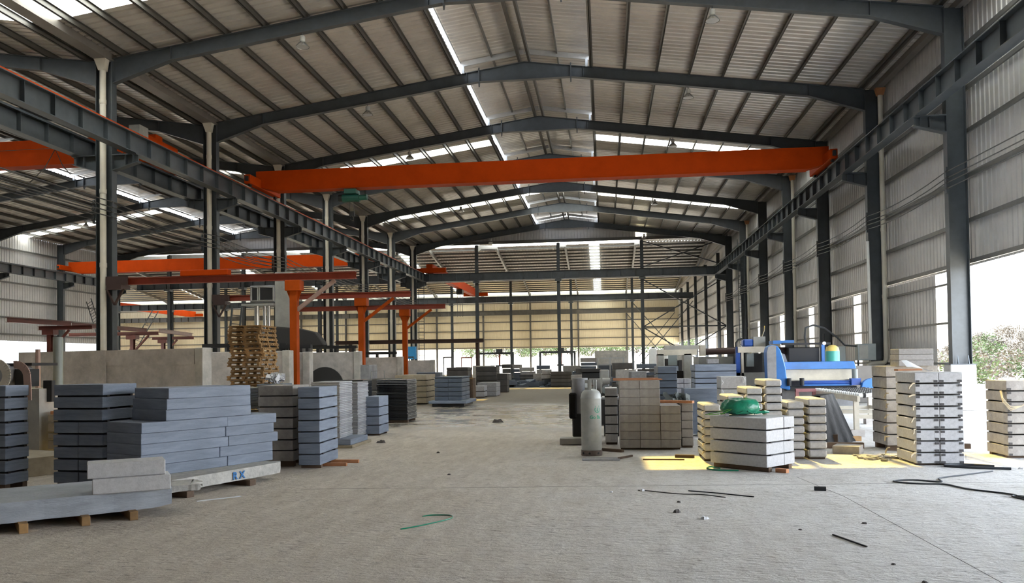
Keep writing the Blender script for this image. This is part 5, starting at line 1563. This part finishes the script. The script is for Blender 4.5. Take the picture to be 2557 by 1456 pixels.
# dark sheeted slabs leaning by the conveyor
t = thing('leaning_slabs', 'slabs under crumpled black sheeting leaning right of the kerbs', 'covered slabs', (4.5, 16.6, 0))
cv = MB()
n_, m__ = 14, 9
gridv = []
for j in range(m__):
    for i in range(n_):
        u_ = i / (n_ - 1)
        w_ = j / (m__ - 1)
        fold = .05 * math.sin(u_ * 22 + w_ * 2) * (1 - w_ * .4)
        x = 4.15 + .55 * u_ + .42 * (1 - w_) * (u_ - .1) + fold * .3
        y = 16.35 + 1.1 * u_ - .16 * (1 - w_) + fold
        gridv.append((x, y, .98 * w_))
cv.add(gridv, [(j * n_ + i, j * n_ + i + 1, (j + 1) * n_ + i + 1, (j + 1) * n_ + i) for j in range(m__ - 1) for i in range(n_ - 1)])
tp = len(cv.v)
cv.add([(4.15, 16.35, .98), (4.70, 17.45, .98), (4.45, 17.6, .97), (3.98, 16.5, .97)], [(0, 1, 2, 3)])
cv.build('black_sheet', M['blackplastic'], t, smooth=True)
MB().prism([(3.95, 16.55, 0), (4.5, 17.6, 0), (4.42, 17.65, .95), (3.98, 16.6, .95)], (.2, -.1, 0)).build('slab_pack', M['stone_dark'], t)
o = block_obj('wooden_beam', 4.85, 17.3, 0, 75, .12, .7, .10, 'wood', .004)
tag(o, 'wooden beam on the floor behind the black-sheeted slabs', 'timber')
o = block_obj('timber_plank', 4.45, 16.0, 0, 95, .12, .75, .11, 'wood_dark', .004)
tag(o, 'brown timber lying between the kerbs and the grey paving block', 'timber')
o = block_obj('timber_plank', 4.30, 16.7, .0, 88, .10, .5, .2, 'wood_dark', .004)
tag(o, 'shorter brown timber behind, right of the kerbs', 'timber')
o = block_obj('paving_block', 4.32, 15.2, 0, 25, .45, .45, .14, 'stone_warm', .006)
tag(o, 'low grey paving block on the floor right of the kerbs', 'block')

# ------------------------------------------------------------------ middle distance on the right
stack('padded five-block stack behind the square-fronted stack', (1.25, 19.6), 0, .8, 90, .45, .05, [(.15, 1, 1)] * 8 + [(.16, 1, 1)], 'stone_dark', 'grey', gap=.02)
stack('small white-tied stack behind the padded stack', (1.76, 20.4), 0, .6, 90, .34, .05, [(.11, 1, 2)] * 10, 'stone_grey', 'grey', gap=.012)
stack('long blue slab bench behind the kerbs', (2.42, 22.4), 0, 1.0, 90, 1.1, .05, [(.24, 1, 1)] * 4 + [(.12, 1, 1), (.17, 1, 1), (.17, 1, 1, .2)], 'stone_blue', 'blue-grey', gap=.02)
o = block_obj('stone_block', 2.93, 22.7, 1.62, 0, .3, .3, .12, 'stone_grey')
tag(o, 'small grey block resting on the long blue slab bench', 'block')
o = block_obj('stone_beam', 2.25, 18.8, .05, 88, .5, 1.0, 1.02, 'stone_blue')
tag(o, 'deep blue-grey stone beam behind the leftmost kerbs', 'block')
stack('white-taped blocks behind the tallest kerbs', (2.38, 17.2), 0, .6, 90, .52, .05, [(.25, 1, 1)] * 5, 'stone_kerb', 'grey', gap=.015)
for k, (x, z) in enumerate(((2.40, 1.2), (2.84, 1.25), (2.40, 1.0))):
    o = MB().tube([(x, 17.18, z + .1), (x + .02, 17.15, z + .04), (x - .01, 17.16, z - .02)], [.006, .016, .008], 6).build('tape_scrap', M['whiteplastic'])
    tag(o, f'{up_to(k)} white tape scrap on the blocks behind the tallest kerbs', 'tape', 'white tape scraps')
bagm = MB()
for k in range(60):
    c = Vector((1.55 + random.gauss(0, .13), 17.6 + random.gauss(0, .06), .78 + random.uniform(0, .18)))
    a = Vector((random.gauss(0, 1), random.gauss(0, 1), random.gauss(0, 1))).normalized() * .08
    b_ = a.cross(Vector((random.gauss(0, 1), 1, random.gauss(0, 1)))).normalized() * .06
    bagm.add([c - a - b_, c + a - b_, c + a + b_, c - a + b_], [(0, 1, 2, 3)])
tag(bagm.build('plastic_scraps', M['cabgrey']), 'crumpled grey plastic scraps behind the first kerb column', 'plastic')
o = block_obj('stone_block', 1.55, 17.6, 0, 0, .5, .5, .76, 'stone_dark')
tag(o, 'dark block under the crumpled grey plastic scraps', 'block')
# small grey tank behind the gas cylinder
t = thing('compressor', 'dusty grey compressor tank just behind the gas cylinder', 'compressor', (-.42, 17.6, 0))
MB().cyl((-.55, 17.5, .3), (-.55, 17.5, 1.36), .17, 20).build('tank', M['dustgrey'], t, smooth=True)
MB().bx(-.35, -.1, 17.4, 17.8, .9, 1.34).build('top_box', M['machgrey'], t)
MB().bx(-.72, -.3, 17.3, 17.9, .1, .6).build('motor', M['black'], t, bevel=.03)
MB().bx(-.95, -.5, 16.6, 17.0, .02, .14).build('base_plate', M['machgrey'], t)
MB().bx(-.78, -.62, 17.2, 17.4, .5, 1.05).build('belt', M['blackplastic'], t, bevel=.03)
items = [
 ('metal_box', -.17, .11, 26, .5, 0, 1.45, 'machgrey', 'pale metal box on the clutter right of the gas cylinder', 'box'),
 ('metal_sheet', -.1, .35, 18.6, .5, .84, .9, 'galv', 'bent grey metal sheet beside the square-fronted stack', 'sheet'),
 ('stone_block', .77, 1.42, 28, .6, 0, 1.37, 'stone_grey', 'light grey block showing over the square-fronted stack', 'block'),
 ('dark_bench', .46, 1.26, 34, 1.0, 0, 1.37, 'stone_dusk', 'long dark bench behind the square-fronted stack', 'bench'),
 ('work_bench', .34, 1.60, 45, 1.0, 0, 1.64, 'stone_dusk', 'dark stone work table in the middle distance', 'table'),
 ('steel_plate', 3.03, 3.67, 42, .1, 0, 1.82, 'darkpad', 'dark upright steel plate near the white tanks', 'plate'),
 ('concrete_beam', -.94, 2.12, 74.6, 1.0, 1.4, 2.73, 'concrete_pale', 'long concrete beam block at the end of the right aisle', 'beam'),
 ('concrete_footing', -.6, 1.8, 74.6, 1.0, 0, 1.4, 'concrete', 'dark concrete footing under the long concrete beam block', 'block'),
 ('dark_container', -1.86, -.63, 62, 1.2, 0, 2.04, 'stone_dusk', 'dark stone pile left of the pale frame rack', 'stone block'),
 ('sheet_pile', 5.13, 6.95, 66, .6, 1.3, 2.61, 'concrete_pale', 'tan concrete panel standing right of the white tanks', 'panel'),
 ('stone_block', 5.2, 6.9, 66, .6, 0, 1.3, 'stone_dusk', 'dark block under the tan concrete panel', 'block'),
 ('rubble_block', -7.95, -7.30, 62, .8, 0, 1.63, 'stone_dusk', 'upright dark block at the far end of the left aisle', 'stone block'),
 ('rubble_block', -7.23, -6.54, 62.5, .9, 0, 1.60, 'stone_dusk', 'dark broken block beside the far upright block', 'stone block'),
 ('rubble_block', -6.36, -5.27, 60, .9, 0, 1.38, 'stone_dusk', 'wide dark block in the far rubble', 'stone block'),
 ('tilted_slab', -5.19, -4.58, 58, .5, 0, .94, 'stone_warm', 'grey slab end in the far rubble', 'slab'),
 ('stone_block', -4.49, -3.85, 57, .7, 0, 1.17, 'stone_dusk', 'dark narrow block at the far end of the aisle', 'stone block'),
 ('stone_block', -5.4, -4.2, 63, .7, 0, 1.5, 'stone_dusk', 'low dark block behind the far rubble', 'stone block'),
 ('stone_block', -3.4, -1.9, 64, .9, 0, 1.45, 'stone_warm', 'flat grey block behind the far round-topped pile', 'stone block'),
 ('stone_block', -2.0, -.9, 52, .9, 0, 1.3, 'stone_dusk', 'dark block left of the black machine box', 'stone block'),
 ('stone_block', -1.9, -.95, 44, .8, 0, 1.02, 'stone_dusk', 'low dark block on the right edge of the far aisle', 'stone block'),
 ('stone_block', 1.9, 3.2, 50, .9, 0, 1.55, 'stone_dusk', 'dark block pile before the white tanks', 'stone block'),
 ('stone_block', 2.0, 2.9, 33, .9, 0, 1.5, 'stone_dusk', 'dark block before the beige bridge machine', 'stone block'),
 ('stone_block', -9.6, -8.2, 40, 1.2, 0, 1.3, 'stone_warm', 'grey block behind the half-tan pile', 'stone block'),
 ('stone_block', -9.9, -8.9, 26.5, 1.0, 0, 1.15, 'stone_dusk', 'dark block beside the nearest jib post foot', 'stone block'),
 ('stone_block', -8.7, -7.4, 28.5, 1.0, 0, 1.2, 'stone_dusk', 'dark block left behind the black slab pile', 'stone block'),
 ('stone_block', -10.2, -9.2, 54, 1.0, 0, 1.5, 'stone_warm', 'grey block beside the farthest concrete wall', 'stone block'),
]
for nm, x0, x1, y, dp, z0, z1, m, lab, cat in items:
    if cat in ('stone block', 'bench', 'table') or lab.startswith('grey block b') or lab.startswith('light grey block sh'):
        n = max(2, int(round((z1 - z0) / random.uniform(.26, .42))))
        hs = [random.uniform(.7, 1.3) for _ in range(n)]
        k_ = (z1 - z0 - .02 * (n - 1)) / sum(hs)
        z = z0
        for i, h_ in enumerate(hs):
            w_ = (x1 - x0) * (1.0 if i < n - 1 else random.uniform(.86, 1.08)) * random.uniform(.93, 1.02)
            o = block_obj('stone_block', (x0 + x1) / 2 + random.uniform(-.04, .04) * (x1 - x0), y + dp / 2 + random.uniform(-.05, .05), z, random.uniform(-7, 7), w_, dp * random.uniform(.9, 1.05), h_ * k_, random.choice([m, m, 'stone_warm', 'stone_dark']) if y > 30 else m, .025)
            tag(o, f'{from_top(n - 1 - i, n)} block in the pile: {lab}', 'block', f'blocks in the {lab}')
            z += h_ * k_ + .02
        continue
    o = block_obj(nm, (x0 + x1) / 2, y + dp / 2, z0, random.uniform(-3, 3), x1 - x0, dp, z1 - z0, m, .02)
    tag(o, lab, cat)
t = thing('machine_box', 'black machine box with grey lid behind the gas cylinder', 'machine', (-.56, 32.5, 0))
MB().bx(-.92, -.21, 32, 33, .12, 1.30).build('body', M['black'], t, bevel=.03)
MB().bx(-.96, -.17, 31.95, 33.05, 1.30, 1.44).build('lid', M['darkpad'], t, bevel=.02)
MB().bx(-.80, -.45, 31.97, 32.0, .5, 1.0).build('panel', M['cabgrey'], t)
for x in (-.85, -.28): MB().bx(x - .05, x + .05, 32.1, 32.9, 0, .12).build('foot', M['steel'], t)
t = thing('grinder', 'dark grinding machine with pale head right behind the gas cylinder', 'machine', (0, 22.3, 0))
MB().bx(-.14, .14, 22, 22.6, 0, .85).build('base', M['darkpad'], t, bevel=.02)
MB().bx(-.10, .10, 22.1, 22.5, .85, 1.12).build('head', M['dustgrey'], t, bevel=.03)
MB().cyl((-.08, 22.0, 1.18), (.12, 22.0, 1.18), .09, 14).build('motor', M['machgrey'], t, smooth=True)
MB().cyl((.02, 22.05, .95), (.02, 21.97, .95), .12, 18).build('wheel', M['cabgrey'], t)
t = thing('scrap_bin', 'open black scrap bin beside the square-fronted stack', 'bin', (.12, 18.7, 0))
b = MB().bx(-.05, .3, 18.4, 18.43, .05, .82).bx(-.05, .3, 18.97, 19.0, .05, .82).bx(-.05, -.02, 18.43, 18.97, .05, .82).bx(.27, .3, 18.43, 18.97, .05, .82).bx(-.05, .3, 18.4, 19.0, .02, .05)
b.build('bin_body', M['black'], t)
MB().bx(-.07, .32, 18.38, 18.42, .78, .84).build('rim', M['darkpad'], t)
t = thing('skid_loader', 'rusty red loader with black wheels near the white tanks', 'loader', (3.9, 40.6, 0))
MB().bx(3.5, 4.25, 40.2, 41.6, .45, 1.15).build('body', M['rustred'], t, bevel=.06)
MB().bx(3.6, 4.15, 40.7, 41.5, 1.15, 1.75).build('cab', M['black'], t, bevel=.04)
MB().prism([(3.5, 39.6, .1), (3.5, 39.95, .1), (3.5, 40.05, .6), (3.5, 39.6, .25)], (.78, 0, 0)).build('bucket', M['steel'], t)
for x in (3.45, 4.3):
    for y in (40.5, 41.3): MB().cyl((x - .1, y, .36), (x + .1, y, .36), .36, 20).build('wheel', M['black'], t, smooth=True)
for x in (3.56, 4.2): MB().bar((x, 41.3, 1.3), (x, 39.9, .7), .1, .12).build('lift_arm', M['rustred'], t)
stack('low layered pile at the far end of the aisle', (-3.78, 56), 0, 1.4, 90, 1.46, .06, [(.24, 1, 1)] * 4, 'stone_dusk', 'grey', gap=.02)
# pale frame rack
t = thing('frame_rack', 'pale metal frame rack far down the right aisle', 'rack', (.4, 58, 0))
fr = MB()
for x in (-.55, .35, 1.3): fr.bx(x - .05, x + .05, 58, 58.1, .3, 2.0)
for z in (1.5, 1.98): fr.bx(-.55, 1.3, 58, 58.1, z - .04, z + .04)
fr.build('frame', M['galv'], t)
MB().bx(-.5, 1.25, 58.2, 59.2, 0, 1.55).build('dark_body', M['stone_dark'], t)
# white tanks
for k, (x0, x1, y, nm) in enumerate(((3.72, 4.46, 70, 'left'), (4.78, 5.57, 72, 'right'))):
    t = thing('storage_tank', f'{nm} of the two white cylindrical tanks far on the right', 'tank', ((x0 + x1) / 2, y, 0), 'white tanks')
    c = ((x0 + x1) / 2, y, 0)
    r_ = (x1 - x0) / 2
    MB().lathe([(r_, 0), (r_, 2.5), (r_ * .8, 2.72), (r_ * .3, 2.85)], c, 24).build('shell', M['white'], t, smooth=True)
    MB().cyl((c[0], y, 2.84), (c[0], y, 2.95), .12, 12).build('lid', M['darkpad'], t)
o = block_obj('white_bin', 8.2, 60, 0, 10, 1.0, 1.0, 1.9, 'white', .05)
tag(o, 'white bin standing right of the rusty red machine', 'bin')
# dark portal hoists in front of the far opening
for k, (x0, x1, y, nm) in enumerate(((-15.8, -11.3, 100, 'left'), (-7.95, -3.55, 98, 'right'))):
    t = thing('gantry_hoist', f'{nm} dark portal hoist against the bright far opening', 'gantry', ((x0 + x1) / 2, y, 0), 'portal hoists')
    MB().bx(x0, x1, y - .12, y + .12, 2.85, 3.1).build('top_beam', M['steel'], t)
    for x in (x0 + .1, x1 - .1): MB().bx(x - .12, x + .12, y - .12, y + .12, 0, 2.9).build('leg', M['steel'], t)
    xm = x0 + (x1 - x0) * .6
    c = MB().bx(xm - .4, xm + .4, y - .3, y + .3, 3.1, 3.5).build('trolley', M['steel'], t)
    MB().bx(xm - .1, xm + .1, y - .1, y + .1, 1.4, 3.1).build('hoist_column', M['rustred'], t)
    MB().bx(xm - .5, xm + .3, y - .15, y + .15, 1.3, 1.5).build('gripper', M['steel'], t)
for k, (x, y, w, h) in enumerate(((-13.8, 70, .7, 2.35), (-12.2, 70.5, .9, 2.3), (-17.0, 68, 1.2, 2.4))):
    t = thing('rack_stand', f'{up_to(k)} thin dark steel frame rack at the far left of the aisle', 'frame', (x, y, 0), 'far thin steel frames')
    f = MB()
    for xx in (x - w / 2, x + w / 2): f.bx(xx - .04, xx + .04, y - .04, y + .04, 0, h)
    f.bx(x - w / 2, x + w / 2, y - .04, y + .04, h - .1, h)
    f.build('frame', M['steel'] if k != 1 else M['rustred'], t)
o = MB().bx(-18.9, -17.6, 74.0, 74.2, 2.2, 3.4).build('blue_board', M['bluecloth'])
tag(o, 'bright blue board beside the farthest middle column', 'board')
o = MB().bx(-18.3, -18.2, 74.1, 74.2, 0, 2.2).build('board_post', M['steel'])
tag(o, 'thin post under the bright blue board', 'post')

# ------------------------------------------------------------------ things lying on the floor
def cable(pts, r, name, label, cat, m='cable'):
    fine = []
    P = [Vector((p[0], p[1], p[2] if len(p) > 2 else r)) for p in pts]
    n = len(P)
    for i in range(n - 1):
        p0, p1, p2, p3 = P[max(i - 1, 0)], P[i], P[i + 1], P[min(i + 2, n - 1)]
        for k in range(5):
            u_ = k / 5
            fine.append(.5 * ((2 * p1) + (p2 - p0) * u_ + (2 * p0 - 5 * p1 + 4 * p2 - p3) * u_ ** 2 + (3 * p1 - p0 - 3 * p2 + p3) * u_ ** 3))
    fine.append(P[-1])
    tag(MB().tube(fine, r, 7).build(name, M[m], smooth=True), label, cat)
cable([(5.65, 12.7), (5.1, 12.3), (4.62, 11.95), (4.5, 11.6), (4.25, 11.75), (3.98, 11.72), (3.9, 11.58), (4.15, 11.42), (4.45, 11.38), (4.52, 11.2), (4.6, 10.95), (4.9, 10.6), (4.95, 10.35), (5.2, 10.2), (5.35, 10.0), (5.15, 9.9), (4.95, 10.1), (4.85, 10.4), (4.95, 10.45), (5.15, 10.1), (5.0, 9.8), (4.8, 9.75), (4.85, 9.5), (5.2, 9.1)], .011, 'black_cable', 'long black cable looping over the floor at the right', 'cable')
cable([(5.9, 13.2), (5.5, 13.4), (5.2, 13.25), (5.5, 13.05), (5.85, 12.95), (6.0, 12.9)], .02, 'black_hose', 'thick black hose on the floor before the tall double stack', 'hose')
cable([(-2.12, 8.15), (-1.95, 8.35), (-1.72, 8.72), (-1.75, 8.92), (-1.95, 8.93), (-2.05, 8.85)], .007, 'green_wire', 'thin green wire curled on the open floor', 'wire', 'greenwrap')
cable([(1.05, 10.75), (1.35, 10.6), (1.8, 10.3)], .007, 'dark_rod', 'thin dark rod lying before the front four-block stack', 'rod')
cable([(.4, 10.78), (.55, 10.72), (.9, 10.5), (1.2, 10.45), (1.45, 10.25)], .006, 'dark_string', 'thin dark string trailing on the floor left of the rod', 'string', 'wire')
cable([(1.75, 12.9, .02), (1.62, 13.0, .03), (1.55, 12.85, .02), (1.7, 12.75, .01), (2.0, 12.7, .01)], .012, 'green_strap', 'end of green strap under the front four-block stack', 'strap', 'greenwrap')
def stick(a, b, w, h, name, label, cat, m):
    tag(MB().bar((a[0], a[1], h / 2 + .001), (b[0], b[1], h / 2 + .001), w, h).build(name, M[m]), label, cat)
stick((2.15, 8.12), (2.31, 7.62), .014, .012, 'black_rod', 'short black rod on the bright floor at the right', 'rod', 'black')
stick((2.66, 10.87), (2.80, 10.85), .06, .05, 'black_block', 'small black rubber block on the bright floor', 'block', 'black')
stick((-5.18, 9.72), (-4.78, 10.12), .05, .006, 'white_strip', 'white plastic strip on the floor beside the big front slab', 'strip', 'whiteplastic')
stick((-.42, 14.02), (.22, 14.02), .03, .035, 'slat', 'front pale slat on the floor before the gas cylinder', 'slat', 'stone_kerb')
stick((-.36, 14.32), (.18, 14.22), .03, .035, 'slat', 'rear pale slat on the floor before the gas cylinder', 'slat', 'stone_kerb')
stick((.2, 14.2), (.45, 14.6), .03, .035, 'slat', 'dark angled slat before the gas cylinder', 'slat', 'wood_dark')
stick((.62, 14.12), (1.32, 14.1), .04, .02, 'slat', 'long thin slat before the square-fronted stack', 'slat', 'wood_dark')
stick((1.2, 14.5), (1.52, 14.42), .07, .05, 'timber_offcut', 'timber offcut before the leftmost kerbs', 'timber', 'wood_dark')
stick((-.1, 15.6), (.3, 15.3), .08, .05, 'timber_offcut', 'dark timber offcut left of the square-fronted stack', 'timber', 'wood_dark')
stick((6.0, 16.1), (6.7, 15.9), .12, .09, 'timber_offcut', 'brown timber beside the right-edge stack', 'timber', 'wood_dark')
stick((2.55, 12.62), (2.68, 12.5), .08, .06, 'timber_offcut', 'pale timber end under the front four-block stack', 'timber', 'wood_orange')
rnd = random.Random(12)
def chip(x, y, s, lab, m='debris', flat=.5):
    mb = MB()
    k = 7
    lo = [(x + s * rnd.uniform(.6, 1) * math.cos(2 * math.pi * i / k), y + s * rnd.uniform(.6, 1) * math.sin(2 * math.pi * i / k), 0.001) for i in range(k)]
    hi = [(x + (p[0] - x) * .6 + rnd.uniform(-.1, .1) * s, y + (p[1] - y) * .6, s * flat * rnd.uniform(.6, 1.2)) for p in lo]
    mb.add(lo + hi, [tuple(range(k - 1, -1, -1)), tuple(range(k, 2 * k))] + [(i, (i + 1) % k, k + (i + 1) % k, k + i) for i in range(k)])
    tag(mb.build('debris_chip', M[m]), lab, 'debris', 'chips lying on the floor')
for x, y, s, lab in ((.77, 9.24, .06, 'dark crumpled scrap in the middle of the open floor'), (1.03, 8.88, .055, 'pale ring-like scrap right of the crumpled scrap'), (.46, 10.76, .05, 'pale scrap with a thread on the open floor'),
                     (.05, 10.62, .03, 'small dark chip left of the pale threaded scrap'), (.85, 9.9, .03, 'dark chip above the crumpled scrap'), (2.37, 6.46, .03, 'dark chip nearest to the camera at the right'),
                     (2.33, 7.0, .025, 'tiny dark chip near the bottom right'), (2.62, 8.7, .035, 'oval dark scrap right of the short black rod'), (1.9, 8.35, .025, 'dark chip left of the short black rod'),
                     (-3.1, 23.0, .2, 'dark scrap beside the wet patch in the aisle'), (-4.9, 17.2, .12, 'rubble bit beside the thin-tile stacks'), (-3.2, 15.2, .05, 'small stone on the aisle floor'),
                     (-2.4, 12.2, .04, 'lone dark pebble on the aisle floor'), (6.2, 13.0, .06, 'white and red scrap beside the black hose'), (6.45, 12.95, .05, 'blue-dark scrap right of the black hose'), (6.0, 13.1, .05, 'pale rag scrap at the black hose end')):
    chip(x, y, s, lab, 'whiteplastic' if 'pale' in lab or 'white' in lab else 'debris')
rub = MB()
for k in range(90):
    x, y = 4.3 + abs(rnd.gauss(0, .32)), 14.45 + rnd.gauss(0, .16)
    s = rnd.uniform(.012, .05)
    a = rnd.uniform(0, 6.28)
    rub.obox((x, y, s * .35 + .002), (s * math.cos(a) * 1.6, s * math.sin(a) * 1.6, rnd.uniform(0, .01)), (-s * math.sin(a), s * math.cos(a), 0), (0, 0, s * .35))
o = rub.build('stone_rubble', M['stone_grey'])
tag(o, 'scatter of small stone rubble beside the tall double stack', 'rubble', kind='stuff')
rub = MB()
for k in range(160):
    x, y = rnd.uniform(-6.8, -3.2), rnd.uniform(56.5, 63.5)
    s = rnd.uniform(.08, .4)
    a = rnd.uniform(0, 6.28)
    rub.obox((x, y, s * .5), (s * math.cos(a) * 1.6, s * math.sin(a) * 1.6, rnd.uniform(0, .2)), (-s * math.sin(a), s * math.cos(a), 0), (0, 0, s * .45))
o = rub.build('stone_rubble', M['stone_dark'])
tag(o, 'heap of dark stone rubble at the far end of the aisle', 'rubble', kind='stuff')

# ------------------------------------------------------------------ bushes outside
def bush_mesh(seed, n=1100):
    rr = random.Random(seed)
    mb = MB()
    cl = [(rr.gauss(0, .45), rr.gauss(0, .45), rr.uniform(.18, .95), rr.uniform(.3, .55)) for _ in range(10)]
    for k in range(n):
        c = rr.choice(cl)
        d = Vector((rr.gauss(0, 1), rr.gauss(0, 1), rr.gauss(0, 1))).normalized() * c[3] * rr.uniform(.55, 1.0)
        p = Vector(c[:3]) + d
        if p.z < .02: p.z = rr.uniform(.02, .3)
        a = Vector((rr.gauss(0, 1), rr.gauss(0, 1), rr.gauss(0, 1))).normalized() * rr.uniform(.035, .07)
        b = a.cross(Vector((rr.gauss(0, 1), rr.gauss(0, 1), rr.gauss(0, 1)))).normalized() * rr.uniform(.025, .05)
        mb.add([p - a, p + b, p + a, p - b], [(0, 1, 2, 3)])
    return mb
def stem_mesh(seed):
    rr = random.Random(seed)
    mb = MB()
    for k in range(7):
        a = rr.uniform(0, 6.28)
        mb.tube([(0.05 * math.cos(a), .05 * math.sin(a), -.15), (.25 * math.cos(a), .25 * math.sin(a), .4), (.5 * math.cos(a), .5 * math.sin(a), .9)], [.03, .022, .01], 5)
    return mb
protos = {}
def bush(x, y, s, kind, label, group):
    key = (kind, random.randrange(3))
    t = thing('bush', label, 'bush', (x, y, ground_z(x, y) - .05), group)
    if key not in protos:
        f = bush_mesh(hash(key[1]) + (5 if kind == 'dry' else 50)).build('foliage', M['leaf_dry' if kind == 'dry' else 'leaf_green'], origin=(0, 0, 0))
        st = stem_mesh(key[1]).build('stems', M['twig'], origin=(0, 0, 0))
        protos[key] = (f.data, st.data)
        for o in (f, st): bpy.data.objects.remove(o)
    for nm, me in zip(('foliage', 'stem'), protos[key]):
        o = bpy.data.objects.new(nm, me)
        COL.objects.link(o)
        o.parent = t
        o.scale = (s, s, s * .85)
        o.rotation_euler = (0, 0, random.uniform(0, 6.28))
rb_ = random.Random(31)
spots = []
for k in range(600):
    y = rb_.uniform(58, 140)
    a = rb_.uniform(21.5, 30.5)
    x = y * math.tan(R(a))
    if len(spots) < 42 and all((x - q[1]) ** 2 + (y - q[0]) ** 2 > 4.6 ** 2 for q in spots): spots.append((y, x))
spots.sort()
for k, (y, x) in enumerate(spots):
    bush(x, y, rb_.uniform(1.7, 2.5), 'dry' if rb_.random() < .75 else 'green', f'{nearest(k)} scrubby bush on the hillside seen through the right opening', 'bushes on the right hillside')
fx = []
for k in range(2500):
    x, y = rb_.uniform(-28, 18), rb_.uniform(166, 196)
    if len(fx) < 44 and all((x - q[0]) ** 2 + (y - q[1]) ** 2 > 4.3 ** 2 for q in fx): fx.append((x, y))
fx.sort()
for k, (x, y) in enumerate(fx):
    bush(x, y, rb_.uniform(2.5, 3.4), 'green', f'{up_to(k)} green bush from the left beyond the far opening', 'bushes beyond the far opening')
o = MB().bx(XL - 8, XL - 7.8, 50, 100, 0, 3.9).build('boundary_wall', M['whitewall'])
tag(o, 'white boundary wall seen under the far left wall', 'wall')
